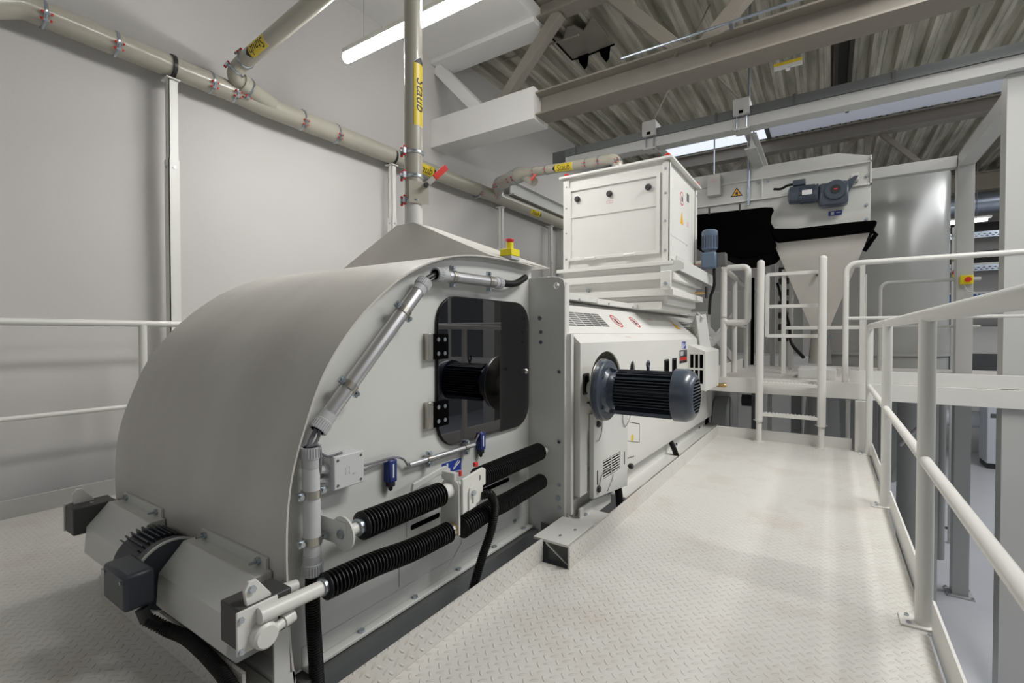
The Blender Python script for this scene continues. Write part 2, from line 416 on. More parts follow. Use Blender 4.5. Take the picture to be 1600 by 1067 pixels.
# roof lights (translucent strip)
wn = struct(MB().box(-2.9, -1.05, 9.95, 10.72, 4.92, 4.95).build('window_1', 'skylight_pane'))
struct(MB().box(-0.98, 2.35, 9.95, 10.72, 4.92, 4.95).build('window_2', 'skylight_dim'))
struct(MB().box(-1.05, -0.98, 9.95, 10.72, 4.89, 5.0).build('trim_1', 'dark_grey'))
struct(MB().box(3.05, 4.2, 11.6, 12.6, 4.86, 4.875).build('window_3', 'skylight_pane'))
# small structural beam along left wall (carries the pipes)
wb = thing('wall_beam', 'painted steel beam fixed along the white wall behind the pipe junction', 'beam', (-4.2, 7.6, 3.3))
i_beam(MB(), (-4.2, 6.3, 3.35), (-4.2, 9.2, 3.35), 0.14, 0.22).build('beam_section', 'machine_paint', wb)
MB().box(-4.35, -4.08, 8.1, 8.2, 2.2, 3.5).build('end_plate', 'machine_paint', wb, 0.004)

# ---- roof trusses
tr = thing('roof_truss', 'big brown steel roof truss with its left end boxed in white, nearest one overhead', 'roof truss', (-0.5, 4.83, 3.5))
i_beam(MB(), (-2.8, 4.83, 3.66), (6.0, 4.83, 3.66), 0.27, 0.26).build('bottom_chord', 'truss_paint', tr)
i_beam(MB(), (-2.8, 4.83, 4.74), (6.0, 4.83, 4.74), 0.2, 0.2).build('top_chord', 'truss_paint', tr)
MB().box(-4.35, -2.79, 4.66, 4.99, 3.48, 3.84).build('bottom_chord_cladding', 'soffit_paint', tr, 0.004)
MB().box(-4.35, -2.79, 4.66, 5.0, 4.56, 4.619).build('top_chord_cladding', 'soffit_paint', tr, 0.004)
MB().beam((-4.33, 4.83, 4.55), (-3.65, 4.83, 3.84), 0.2, 0.14).build('clad_diagonal', 'soffit_paint', tr, 0.004)
for a, b in (((-3.35, 4.83, 3.84), (-2.55, 4.83, 4.65)), ((-1.98, 4.83, 4.65), (-1.22, 4.83, 3.79)), ((-1.0, 4.83, 3.79), (-0.1, 4.83, 4.65)), ((0.1, 4.83, 4.65), (1.1, 4.83, 3.79)), ((1.3, 4.83, 3.79), (2.3, 4.83, 4.65))):
    MB().beam(a, b, 0.12, 0.12).build('diagonal', 'truss_paint', tr, 0.004)
tf = thing('roof_truss', 'thinner brown roof truss seen beyond the skylight strip', 'roof truss', (0.5, 10.9, 4.2))
i_beam(MB(), (-4.3, 10.84, 4.77), (6.5, 10.84, 4.77), 0.22, 0.25).build('top_chord', 'truss_paint', tf)
for xa, xb in ((-1.5, -2.1), (-1.3, -0.7), (0.35, -0.15), (0.75, 1.35), (2.4, 1.9), (2.7, 3.3)):
    MB().beam((xa, 10.9, 4.65), (xb, 10.9, 3.95), 0.07, 0.08).build('brace', 'truss_paint', tf)
MB().beam((0.55, 10.9, 4.65), (0.55, 10.9, 3.6), 0.1, 0.1).build('hanger', 'truss_paint', tf)
tg = thing('roof_truss', 'farthest roof beam, pale brown, in front of the end wall', 'roof truss', (2.5, 15.4, 4.6))
i_beam(MB(), (-4.3, 15.4, 4.60), (8.5, 15.4, 4.60), 0.25, 0.42).build('bottom_chord', 'beige_beam', tg)
# thin conduit along the truss
cr = thing('ceiling_conduit', 'thin grey metal conduit running beside the brown roof truss', 'conduit', (-1.0, 4.62, 3.8))
MB().tube([(-1.75, 4.62, 3.80), (4.5, 4.62, 3.80)], 0.012, 8).build('conduit_run', 'duct_zinc', cr)
for x in (-0.75, 0.3, 1.3, 2.5): MB().box(x-0.015, x+0.015, 4.61, 4.70, 3.775, 3.795).build('hanger', 'duct_zinc', cr)
for n_, (a, b, lb) in enumerate((((-3.85, 5.6, 4.9), (-2.4, 5.0, 4.45), 'thin rusty brace rod under the roof left of the torn panel'),
                    ((-1.69, 5.4, 3.42), (-1.2, 6.0, 4.9), 'thin brown brace rod meeting the hanger box nearer the hopper'),
                    ((-1.75, 6.0, 4.9), (-0.76, 5.4, 3.42), 'long thin brown brace rod slanting to the second hanger box'),
                    ((0.9, 5.5, 3.9), (2.8, 6.4, 4.9), 'dark brace rod under the roof at the upper right corner'))):
    tag(MB().tube([a, b], 0.011, 8).build('brace_rod', 'truss_paint'), lb, 'rod')
tag(MB().box(0.03, 0.07, 5.2, 9.9, 4.80, 4.90).box(0.19, 0.24, 5.2, 9.9, 4.78, 4.90).box(0.07, 0.19, 5.2, 9.9, 4.885, 4.90).build('roof_channel', 'dark_panel'), 'dark lengthwise channel set in the roof right of the yellow beam sign', 'channel')
# damaged roof insulation patch
fl = thing('roof_patch', 'grey roof patch with torn edge and two black hanging flaps', 'insulation panel', (-2.6, 5.75, 4.87))
pp = [(-2.74, 5.38), (-2.66, 5.396), (-2.60, 5.56), (-2.386, 5.361), (-2.386, 6.031), (-2.468, 6.04), (-2.724, 6.06), (-2.902, 6.064), (-3.002, 6.043), (-3.0, 5.40), (-2.9, 5.58)]
MB().prism(pp, 2, 4.855, 4.87).build('sheet', 'truss_paint', fl)
MB().tube([(-3.0, 5.4, 4.85), (-3.002, 6.043, 4.85), (-2.9, 6.064, 4.85), (-2.72, 6.06, 4.85), (-2.38, 6.03, 4.85)], 0.012, 6).build('torn_edge', 'black_matt', fl)
for x in (-2.83, -2.52): MB().prism([(x-0.08, 4.86), (x+0.08, 4.86), (x+0.06, 4.70), (x+0.02, 4.66), (x-0.05, 4.76)], 1, 6.03, 6.05).build('flap', 'black_matt', fl)

# ---- wall tube lamp
lp = thing('tube_lamp', 'bright white tube lamp hanging above the left wall pipes', 'lamp', (-2.55, 2.56, 3.3))
MB().box(-3.32, -1.8, 2.52, 2.60, 3.34, 3.38).build('lamp_body', 'white_paint', lp, 0.005)
MB().tube([(-3.32, 2.56, 3.315), (-1.8, 2.56, 3.315)], 0.038, 16).build('diffuser', 'tube_glow', lp)
for x in (-3.1, -2.0): MB().tube([(x, 2.56, 3.38), (x, 2.56, 4.62)], 0.002, 6).build('suspension_wire', 'cable_grey', lp)

# ================================================================== WALKWAY
wk = thing('walkway', 'pale tear-plate walkway running past the machine to the short ladder', 'walkway', (-0.35, 2.3, -0.05))
MB().box(-0.965, 0.30, 0.0, 5.38, -0.008, 0.0).build('deck_plate', 'tear_plate', wk)
MB().box(-1.11, -0.965, 0.0, 1.93, -0.009, -0.0005).build('deck_plate', 'tear_plate', wk)
MB().box(-1.12, -1.11, 0.35, 1.94, 0, 0.10).build('kerb', 'tear_plate', wk)
MB().box(-0.975, -0.965, 1.93, 5.38, 0, 0.10).build('kerb', 'tear_plate', wk)
MB().box(-0.965, 0.18, 5.37, 5.38, 0, 0.10).build('kerb', 'white_paint', wk)
MB().box(-0.94, 0.27, 0.0, 5.3, -0.16, -0.009).build('support_frame', 'frame_paint', wk)

ld = thing('side_deck', 'shaded tear-plate deck between the hood and the white wall', 'walkway', (-3.2, 0.8, 0))
MB().box(-3.92, -2.44, -1.5, 3.2, -0.008, 0.0).build('deck_plate', 'tear_plate', ld)
MB().box(-2.44, -1.14, -1.5, 0.69, -0.008, 0.0).build('deck_plate', 'tear_plate', ld)
MB().box(-3.935, -3.92, -1.5, 3.2, 0, 0.105).build('kerb', 'frame_paint', ld)
MB().box(-2.45, -1.36, 0.69, 0.70, 0, 0.11).build('kerb', 'tear_plate', ld)
MB().box(-2.46, -2.44, 0.70, 3.2, 0, 0.11).build('kerb', 'tear_plate', ld)
MB().add([(-2.6, 0.30, 0.001), (-2.6, 0.304, 0.001), (-3.9, 0.62, 0.001), (-3.9, 0.616, 0.001)], [(0, 1, 2, 3)]).build('plate_joint', 'dark_grey', ld)

# ---- railings
def post_foot(mb, x, y, z): mb.box(x-0.05, x+0.05, y-0.045, y+0.045, z, z+0.008); return mb
def railing_right():
    t = thing('guard_railing', 'tubular white railing along the right edge of the walkway', 'railing', (0.29, 2.5, 0))
    X = 0.295
    P = [(X, 0.28, 0.35), (X, 0.28, 1.125), (X, 5.22, 1.125), (X, 5.22, 0.0)]
    MB().tube(fillet([(X, 0.30, 1.127), (X, 5.22, 1.127), (X, 5.22, 0.6)], 0.06), 0.0235, 24).build('top_rail', 'rail_paint', t)
    MB().tube([(X-0.004, 0.3, 0.605), (X-0.004, 5.22, 0.605)], 0.0185, 20).build('middle_rail', 'rail_paint', t)
    for y in (0.82, 2.27, 3.70, 5.22):
        MB().tube([(X, y, 0.0), (X, y, 1.12)], 0.026, 24).build('post', 'rail_paint', t)
        f = post_foot(MB(), X-0.02, y, 0).build('foot_plate', 'rail_paint', t, 0.002)
        MB().hexa((X-0.045, y-0.025, 0.008), (0, 0, 1), 0.008).hexa((X-0.045, y+0.03, 0.008), (0, 0, 1), 0.008).build('bolt', 'zinc', f)
    for a, b in ((0.0, 2.23), (2.31, 3.66), (3.74, 5.18)):
        MB().box(0.312, 0.320, a, b, -0.02, 0.115).build('toe_board', 'rail_paint', t)
    return t
railing_right()
tl = thing('guard_railing', 'tubular railing in front of the left white wall beside the hood', 'railing', (-3.9, 1.0, 0))
MB().tube([(-3.9, -1.4, 1.13), (-3.9, 3.1, 1.13)], 0.0215, 16).build('top_rail', 'rail_paint', tl)
MB().tube([(-3.9, -1.4, 0.575), (-3.9, 3.1, 0.575)], 0.015, 16).build('middle_rail', 'rail_paint', tl)
for y in (-0.3, 1.34, 2.8): MB().tube([(-3.9, y, 0), (-3.9, y, 1.12)], 0.024, 16).build('post', 'rail_paint', tl)
# near bit of handrail at the lower right corner
th = thing('stair_handrail', 'thick sloping handrail cropped at the bottom right corner', 'handrail', (0.36, 0.9, 0))
MB().tube([(0.334, 0.62, 0.46), (0.62, 1.02, 0.60)], 0.021, 20).build('rail_tube', 'rail_paint', th)

# ================================================================== HOOD (front housing)
HX = -1.33; HXL = -2.66
prof = [(0.83, -0.02), (0.812, 0.15), (0.806, 0.31), (0.804, 0.42), (0.809, 0.54), (0.826, 0.65), (0.867, 0.779), (0.926, 0.923), (1.005, 1.041), (1.088, 1.132), (1.182, 1.213), (1.284, 1.283), (1.394, 1.337), (1.52, 1.380), (1.645, 1.407), (1.811, 1.423), (2.05, 1.430), (2.26, 1.427)]
sp = [(p.x, p.y) for p in spline([(a, b, 0) for a, b in prof], 6)]
hd = thing('machine_hood', 'large curved grey sheet-metal hood with dark window at the machine front', 'machine housing', (-2.0, 1.6, 0))
def skin(x0, x1, P, th_=0.006):
    mb = MB(); n = len(P); inn = []
    for i in range(n):
        a = P[max(0, i-1)]; b = P[min(n-1, i+1)]; dx, dy = b[0]-a[0], b[1]-a[1]; L = math.hypot(dx, dy)
        inn.append((P[i][0]+dy/L*th_, P[i][1]-dx/L*th_))
    vs = [(x, p[0], p[1]) for x in (x0, x1) for p in P]+[(x, p[0], p[1]) for x in (x0, x1) for p in inn]
    fs = []
    for i in range(n-1):
        fs += [(i, i+1, i+1+n, i+n), (i+2*n, i+3*n, i+1+3*n, i+1+2*n), (i, i+2*n, i+1+2*n, i+1), (i+n, i+1+n, i+1+3*n, i+3*n)]
    fs += [(0, n, 3*n, 2*n), (n-1, 3*n-1, 4*n-1, 2*n-1)]
    return mb.add(vs, fs)
skin(HXL, HX, sp).build('curved_cover', 'hood_skin', hd, smooth=40)
inner = [(p[0]+0.004, p[1]) for p in sp if p[1] > 0.0]
outl = [(max(p[0]+0.006, 0.0), p[1]-0.006) for p in inner]+[(2.245, 0.01), (0.875, 0.01)]
win_hole = rrect(1.53, 2.19, 0.61, 1.19, 0.09)
MB().plate(outl, [win_hole], 0, HX-0.055, HX-0.045).build('side_plate', 'machine_paint', hd)
MB().plate(outl, [], 0, HXL+0.04, HXL+0.05).build('far_side_plate', 'machine_paint', hd)
PX = HX-0.045   # outer face of the side plate
# window
wf = thing('w', 'x', 'x', (0, 0, 0)); bpy.data.objects.remove(wf)
wr = MB().plate(rrect(1.495, 2.225, 0.572, 1.225, 0.12), [rrect(1.54, 2.19, 0.605, 1.19, 0.09)], 0, PX, PX+0.012).build('window_frame', 'black_rubber', hd, 0.003)
pn = MB().prism(rrect(1.50, 2.222, 0.576, 1.22, 0.115), 0, PX+0.0125, PX+0.0165).build('window_pane', 'smoked_pane', hd)
for z0 in (0.955, 0.675):
    h1 = MB().box(PX, PX+0.028, 1.43, 1.475, z0, z0+0.105).box(PX+0.018, PX+0.028, 1.475, 1.55, z0, z0+0.105).build('hinge', 'black_matt', hd, 0.002)
    MB().box(PX, PX+0.0285, 1.428, 1.455, z0-0.002, z0+0.107).build('hinge_block', 'steel', h1, 0.002)
    s_ = MB()
    for yy in (1.485, 1.525):
        for zz in (z0+0.024, z0+0.082): s_.cyl((PX+0.028, yy, zz), (PX+0.031, yy, zz), 0.009, n=14)
    s_.build('hinge_screw', 'zinc', h1)
k_ = MB().lathe((PX+0.016, 2.185, 0.86), (PX+0.034, 2.185, 0.86), [(0, 0.015), (0.5, 0.016), (1, 0.008)], 16).build('pane_knob', 'steel', hd)
# chalk-like scratches and inner drum seen through the pane
MB().cyl((-2.55, 1.65, 0.55), (-1.5, 1.65, 0.55), 0.42, n=48).build('inner_drum', 'dark_grey', hd)
MB().box(-2.3, -1.6, 1.95, 2.2, 0.9, 1.0).box(-2.3, -1.6, 2.1, 2.2, 0.5, 0.9).build('inner_frame', 'frame_paint', hd)
# bottom flange with bolts
fl_ = MB().box(HX-0.055, HX-0.012, 0.88, 2.24, 0.004, 0.016).box(HX-0.049, HX-0.043, 0.88, 2.24, 0.016, 0.075).build('bottom_flange', 'machine_paint', hd, 0.002)
b_ = MB()
for y in (0.93, 1.10, 1.36, 1.63, 1.90, 2.17): b_.hexa((HX-0.028, y, 0.016), (0, 0, 1), 0.011, 0.009)
b_.build('flange_bolt', 'zinc', fl_)
# slotted adjustment plates
MB().plate(rrect(1.33, 2.08, 0.262, 0.335, 0.004, 1), [rrect(1.35, 1.52, 0.283, 0.305, 0.008, 3), rrect(1.66, 2.05, 0.300, 0.322, 0.008, 3)], 0, PX, PX+0.004).build('slot_plate', 'machine_paint', hd, 0.001)
MB().box(PX-0.004, PX+0.0005, 1.34, 1.53, 0.28, 0.308).box(PX-0.004, PX+0.0005, 1.65, 2.06, 0.296, 0.325).build('slot_opening', 'black_matt', hd)
pl = MB().box(PX, PX+0.004, 1.29, 1.40, 0.085, 0.235).build('patch_plate', 'machine_paint', hd, 0.001)
MB().hexa((PX+0.004, 1.352, 0.222), (1, 0, 0), 0.008).build('bolt', 'zinc', pl)
MB().prism([(1.565, 0.04), (1.61, 0.035), (1.70, 0.10), (1.70, 0.30), (1.665, 0.30), (1.665, 0.12)], 0, PX, PX+0.003).build('shield_plate', 'machine_paint', hd)
MB().hexa((PX, 2.10, 0.075), (1, 0, 0), 0.012).hexa((PX, 1.90, 0.235), (1, 0, 0), 0.009).build('plate_bolt', 'zinc', hd)
# front lower return plate
MB().prism([(0.765, -0.02), (0.815, -0.02), (0.808, 0.27), (0.765, 0.225)], 0, HX-0.004, HX+0.002).build('corner_plate', 'machine_paint', hd)
# end frame (tall bolted plate with lifting eye)
ef = MB().plate([(-1.39, -0.005), (-1.155, -0.005), (-1.155, 1.31), (-1.165, 1.345), (-1.19, 1.36), (-1.225, 1.365), (-1.39, 1.365)], [circ(-1.205, 1.315, 0.017, 18)], 1, 2.248, 2.262)
efo = ef.build('end_frame', 'machine_paint', hd, 0.002)
MB().box(-1.161, -1.155, 2.262, 2.30, -0.005, 1.33).build('end_frame_flange', 'white_paint', hd)
b_ = MB()
for z in (0.14, 0.26, 0.49, 0.86): b_.hexa((-1.185, 2.248, z), (0, -1, 0), 0.0095, 0.008)
for z in (0.06, 0.19): b_.hexa((-1.19, 2.248, z), (0, -1, 0), 0.013, 0.01)
b_.cyl((-1.305, 2.248, 1.145), (-1.305, 2.242, 1.145), 0.011, n=14).cyl((-1.30, 2.248, 1.07), (-1.30, 2.247, 1.07), 0.010, n=14).cyl((-1.30, 2.248, 1.015), (-1.30, 2.247, 1.015), 0.010, n=14)
b_.build('frame_bolt', 'zinc', hd)
MB().ball((-1.325, 2.235, 0.445), 0.022, 14).build('rod_cap', 'machine_paint', hd)
# machine foot at walkway notch
ft = thing('base_bracket', 'pale steel foot plate with open dark end under the end frame in the walkway notch', 'bracket', (-1.1, 2.1, -0.1))
MB().box(-1.165, -0.985, 1.945, 2.244, 0.088, 0.100).build('foot_plate', 'white_paint', ft, 0.002)
MB().box(-1.27, -0.985, 2.20, 2.21, -0.22, 0.06).build('foot_web', 'dark_grey', ft)
MB().add([(-1.10, 1.95, 0.086), (-1.10, 1.957, 0.086), (-0.98, 1.95, 0.0), (-0.98, 1.957, 0.0), (-1.10, 1.95, 0.078), (-1.10, 1.957, 0.078)], [(0, 2, 4), (1, 5, 3), (0, 1, 3, 2), (2, 3, 5, 4)]).build('foot_gusset', 'white_paint', ft)
MB().box(-1.10, -0.98, 1.975, 1.98, -0.001, 0.088).build('end_web', 'dark_grey', ft)
MB().hexa((-1.06, 2.02, 0.100), (0, 0, 1), 0.008, 0.003).hexa((-1.03, 2.12, 0.100), (0, 0, 1), 0.008, 0.003).build('bolt', 'zinc', ft)
# dark base beams below
bb = thing('support_beams', 'dark grey base beams in the gap below the hood', 'beam', (-1.36, 1.5, -0.2))
MB().box(-1.38, -1.32, 0.85, 2.26, -0.26, -0.002).build('side_beam', 'dark_grey', bb)
MB().box(-2.60, -1.33, 0.78, 0.83, -0.24, 0.05).build('front_beam', 'machine_paint', bb)
MB().box(-2.58, -1.36, 0.72, 0.775, -0.01, 0.035).build('front_rail', 'machine_paint', bb, 0.003)

# transition on top of hood
cz = 1.745; px_, py_ = -2.06, 2.06
tp = thing('duct_transition', 'grey sheet-metal pyramid hopper on top of the hood below the vertical pipe', 'duct', (-1.9, 2.1, 1.43))
q = [(-2.50, 1.85, 1.425), (-1.335, 1.85, 1.43), (-1.335, 2.42, 1.435), (-2.50, 2.42, 1.435), (-2.13, 1.99, 1.70), (-1.99, 1.99, 1.70), (-1.99, 2.13, 1.70), (-2.13, 2.13, 1.70)]
MB().add(q, [(3, 2, 1, 0), (4, 5, 6, 7), (0, 1, 5, 4), (1, 2, 6, 5), (2, 3, 7, 6), (3, 0, 4, 7)]).build('pyramid', 'hood_skin', tp, 0.002)
# emergency stop
es = thing('emergency_stop', 'yellow emergency stop box with red button on the hood edge', 'emergency stop', (-1.36, 2.04, 1.43))
MB().box(-1.39, -1.32, 1.99, 2.07, 1.432, 1.452).build('base_box', 'grey_plastic', es, 0.004)
MB().box(-1.39, -1.32, 1.99, 2.07, 1.452, 1.488).build('yellow_cover', 'yellow_plastic', es, 0.004)
MB().lathe((-1.355, 2.03, 1.488), (-1.355, 2.03, 1.522), [(0, 0.018), (1, 0.018)], 20).build('button_collar', 'yellow_plastic', es)
MB().lathe((-1.355, 2.03, 1.520), (-1.355, 2.03, 1.540), [(0, 0.014), (0.3, 0.017), (0.8, 0.023), (1, 0.021)], 20).build('push_button', 'red_plastic', es)

# ================================================================== FRONT DRIVE GUARDS, MOTOR, TENSIONER
def guard(x0, x1, label):
    t = thing('belt_guard', label, 'machine guard', ((x0+x1)/2, 0.75, 0.2), 'folded guards across the hood front')
    P = [(0.802, 0.345), (0.75, 0.345), (0.675, 0.262), (0.667, 0.16), (0.695, 0.12), (0.802, 0.12)]
    MB().prism(P, 0, x0, x1).build('cover', 'machine_paint', t, 0.003)
    MB().box(x0+0.03, x1-0.02, 0.795, 0.803, 0.32, 0.378).build('mounting_flange', 'machine_paint', t)
    b = MB()
    for x in (x0+0.06, x1-0.06): b.hexa((x, 0.795, 0.362), (0, -1, 0), 0.013, 0.01); b.cyl((x, 0.795, 0.362), (x, 0.765, 0.362), 0.005, n=8)
    b.build('bolt', 'zinc', t)
    return t
guard(-1.862, -1.40, 'near folded guard plate between slate motor and tension block')
guard(-2.56, -2.14, 'far folded guard plate at the left foot of the hood')
dm = thing('drive_motor', 'dark slate motor with fins between the two guard plates', 'motor', (-2.0, 0.66, 0.2))
MB().lathe((-2.12, 0.72, 0.24), (-1.90, 0.72, 0.24), [(0, 0.08), (0.1, 0.098), (0.85, 0.098), (0.88, 0.09), (1, 0.085)], 32).build('motor_body', 'motor_slate', dm)
fb = MB()
for k in range(12):
    a = math.radians(50+k*9); fb.beam((-2.10, 0.72-0.104*math.cos(a), 0.24+0.104*math.sin(a)), (-1.95, 0.72-0.104*math.cos(a), 0.24+0.104*math.sin(a)), 0.018, 0.005, (0, -math.sin(a), -math.cos(a)))
fb.build('cooling_fins', 'motor_fin', dm)
MB().lathe((-1.935, 0.72, 0.24), (-1.875, 0.72, 0.24), [(0, 0.10), (0.3, 0.113), (1, 0.118)], 36).build('motor_flange', 'motor_slate', dm)
MB().lathe((-1.875, 0.72, 0.24), (-1.866, 0.72, 0.24), [(0, 0.119), (1, 0.119)], 36).build('flange_ring', 'machine_paint', dm)
MB().lathe((-1.866, 0.72, 0.24), (-1.863, 0.72, 0.24), [(0, 0.113), (1, 0.113)], 36).build('bearing_cover', 'motor_slate', dm)
tbx = MB().box(-1.92, -1.745, 0.545, 0.625, 0.222, 0.335).build('terminal_box', 'motor_slate', dm, 0.012)
MB().cyl((-1.77, 0.545, 0.31), (-1.77, 0.542, 0.31), 0.006, n=8).cyl((-1.90, 0.545, 0.31), (-1.90, 0.542, 0.31), 0.006, n=8).build('screw', 'zinc', tbx)
MB().cyl((-1.78, 0.60, 0.205), (-1.77, 0.61, 0.165), 0.018, n=14).build('cable_gland', 'black_plastic', dm)
P = spline([(-1.77, 0.61, 0.17), (-1.73, 0.65, 0.13), (-1.60, 0.668, 0.125), (-1.35, 0.66, 0.09), (-1.12, 0.60, 0.03)], 14)
tag(ribbed(P, 0.017, 0.020, 0.009, 14).build('cable_hose', 'black_rubber'), 'black corrugated hose running along the floor kerb from the slate motor', 'hose')
# left tensioner end (dark block)
def tensioner(x, sgn, label, full):
    t = thing('belt_tensioner', label, 'bearing block', (x, 0.68, 0.25))
    MB().box(min(x, x-sgn*0.10), max(x, x-sgn*0.10), 0.635, 0.78, 0.235, 0.345).build('rubber_block', 'dark_plastic', t, 0.004)
    if full:
        MB().box(x, x+0.007, 0.625, 0.735, 0.232, 0.345).build('side_plate', 'white_paint', t, 0.002)
        MB().lathe((x+0.007, 0.69, 0.262), (x+0.035, 0.69, 0.262), [(0, 0.036), (0.8, 0.034), (1, 0.028)], 28).build('bearing_hub', 'white_paint', t)
        MB().hexa((x+0.007, 0.635, 0.325), (1, 0, 0), 0.008).hexa((x+0.007, 0.635, 0.242), (1, 0, 0), 0.008).build('bolt', 'zinc', t)
        MB().cyl((x+0.02, 0.70, 0.262), (x+0.012, 0.76, 0.27), 0.014, n=16).cyl((x+0.013, 0.745, 0.268), (x+0.010, 0.775, 0.272), 0.019, n=16).build('side_fitting', 'white_paint', t)
    else:
        MB().box(x-0.007, x, 0.63, 0.78, 0.235, 0.35).build('side_plate', 'machine_paint', t, 0.002)
        MB().hexa((x-0.007, 0.65, 0.33), (-1, 0, 0), 0.008).hexa((x-0.007, 0.65, 0.25), (-1, 0, 0), 0.008).build('bolt', 'zinc', t)
    # lug
    MB().plate([(0.66, 0.33), (0.72, 0.315), (0.725, 0.35), (0.70, 0.385), (0.685, 0.405), (0.665, 0.405), (0.652, 0.385)], [], 0, x-sgn*0.02, x-sgn*0.008).build('lug', 'white_paint', t, 0.002)
    MB().hexa((x-sgn*0.008, 0.672, 0.385), (sgn, 0, 0), 0.010, 0.008).build('lug_bolt', 'zinc', t)
    MB().cyl((x-sgn*0.05, 0.70, 0.33), (x-sgn*0.05, 0.825, 0.315), 0.017, n=16).build('guide_pin', 'machine_paint', t)
    return t
tensioner(-1.262, 1, 'tension block with round white hub and black top at the hood corner', True)
tensioner(-2.66, -1, 'dark tension block at the far left foot of the hood', False)
# bellows 2 (long lower pair with rod)
r2 = thing('tension_rod', 'lower white tension rod with two black ribbed bellows along the side plate', 'bellows', (-1.24, 1.4, 0.29))
MB().cyl((-1.245, 0.675, 0.318), (-1.242, 0.90, 0.311), 0.021, n=20).build('rod', 'white_paint', r2)
MB().cyl((-1.242, 0.86, 0.313), (-1.242, 0.875, 0.313), 0.026, n=20).cyl((-1.242, 1.425, 0.283), (-1.242, 1.44, 0.283), 0.028, n=20).build('hose_clamp', 'zinc', r2)
MB().lathe((-1.242, 1.44, 0.283), (-1.242, 1.455, 0.283), [(0, 0.024), (0.5, 0.028), (1, 0.022)], 20).build('brass_bush', 'brass', r2)
ribbed(spline([(-1.242, 0.87, 0.311), (-1.24, 1.05, 0.305), (-1.24, 1.22, 0.288), (-1.24, 1.425, 0.283)], 16), 0.030, 0.040, 0.0135, 28).build('bellows', 'black_rubber', r2)
ribbed(spline([(-1.24, 1.50, 0.272), (-1.24, 1.7, 0.287), (-1.25, 1.85, 0.279), (-1.26, 2.18, 0.285)], 16), 0.034, 0.043, 0.0140, 28, lambda t: 1.0-0.08*t).build('bellows', 'black_rubber', r2)
# bellows 1 upper
r1 = thing('tension_rod', 'upper tension rod with two thick black bellows and disc bracket', 'bellows', (-1.26, 1.5, 0.43))
MB().cyl((-1.262, 0.95, 0.437), (-1.262, 2.23, 0.437), 0.018, n=20).build('rod', 'white_paint', r1)
ribbed([(-1.262, 1.02, 0.437), (-1.262, 1.40, 0.435)], 0.036, 0.046, 0.0142, 28).build('bellows', 'black_rubber', r1)
ribbed([(-1.262, 1.64, 0.437), (-1.268, 2.17, 0.442)], 0.036, 0.046, 0.0142, 28).build('bellows', 'black_rubber', r1)
MB().cyl((-1.262, 1.005, 0.437), (-1.262, 1.02, 0.437), 0.028, n=20).cyl((-1.262, 1.40, 0.437), (-1.262, 1.415, 0.437), 0.030, n=20).cyl((-1.262, 1.625, 0.437), (-1.262, 1.64, 0.437), 0.032, n=20).build('hose_clamp', 'zinc', r1)
br_ = MB().box(PX, PX+0.008, 0.91, 0.955, 0.375, 0.49).box(PX+0.006, HX+0.09, 0.945, 0.951, 0.40, 0.475).build('mounting_bracket', 'machine_paint', r1, 0.002)
MB().cyl((-1.262, 0.948, 0.437), (-1.262, 0.956, 0.437), 0.054, n=32).build('bracket_disc', 'machine_paint', r1, 0.001)
MB().hexa((PX+0.008, 0.928, 0.47), (1, 0, 0), 0.011).hexa((PX+0.008, 0.928, 0.392), (1, 0, 0), 0.011).hexa((-1.262, 0.948, 0.437), (0, -1, 0), 0.015, 0.01).build('bolt', 'zinc', r1)
# carriage between bellows
cg = thing('tension_carriage', 'white lever carriage with slotted plate between the black bellows', 'bracket', (-1.2, 1.5, 0.4))
MB().prism([(-1.31, 0.26), (-1.215, 0.26), (-1.215, 0.46), (-1.225, 0.475), (-1.29, 0.475), (-1.31, 0.45)], 1, 1.455, 1.467).build('cross_plate', 'machine_paint', cg, 0.002)
MB().prism([(1.467, 0.345), (1.575, 0.365), (1.60, 0.40), (1.60, 0.425), (1.62, 0.428), (1.62, 0.492), (1.60, 0.502), (1.467, 0.485)], 0, -1.215, -1.203).build('cover_plate', 'white_paint', cg, 0.003)
MB().plate([(1.500, 0.352), (1.545, 0.358), (1.545, 0.425), (1.538, 0.44), (1.523, 0.447), (1.508, 0.44), (1.50, 0.425)], [rrect(1.517, 1.528, 0.372, 0.40, 0.005, 3)], 0, -1.203, -1.196).build('slotted_plate', 'white_paint', cg, 0.001)
MB().hexa((-1.196, 1.523, 0.418), (1, 0, 0), 0.012, 0.01).build('bolt', 'zinc', cg)
MB().box(-1.2035, -1.2025, 1.575, 1.582, 0.455, 0.475).build('rectangular_slot', 'dark_grey', cg)
MB().prism([(1.30, 0.462), (1.31, 0.49), (1.46, 0.515), (1.50, 0.515), (1.50, 0.487), (1.44, 0.487)], 0, -1.325, -1.312).build('lever_arm', 'machine_paint', cg, 0.002)
MB().box(-1.30, -1.235, 1.452, 1.475, 0.475, 0.507).build('clamp_jaw', 'machine_paint', cg, 0.002)
MB().cyl((-1.262, 1.41, 0.437), (-1.262, 1.455, 0.437), 0.030, n=24).build('collar', 'white_paint', cg)
MB().box(-1.235, -1.225, 1.478, 1.49, 0.49, 0.512).box(-1.25, -1.235, 1.59, 1.61, 0.50, 0.518).build('red_clip', 'red_plastic', cg, 0.002)
P = spline([(-1.21, 1.595, 0.385), (-1.185, 1.625, 0.385), (-1.18, 1.65, 0.33), (-1.19, 1.64, 0.23), (-1.2, 1.57, 0.10), (-1.2, 1.50, -0.04), (-1.2, 1.47, -0.14)], 14)
tag(ribbed(P, 0.0165, 0.0195, 0.008, 16).build('cable_hose', 'black_rubber'), 'black ribbed hose hanging from the carriage into the floor gap', 'hose')

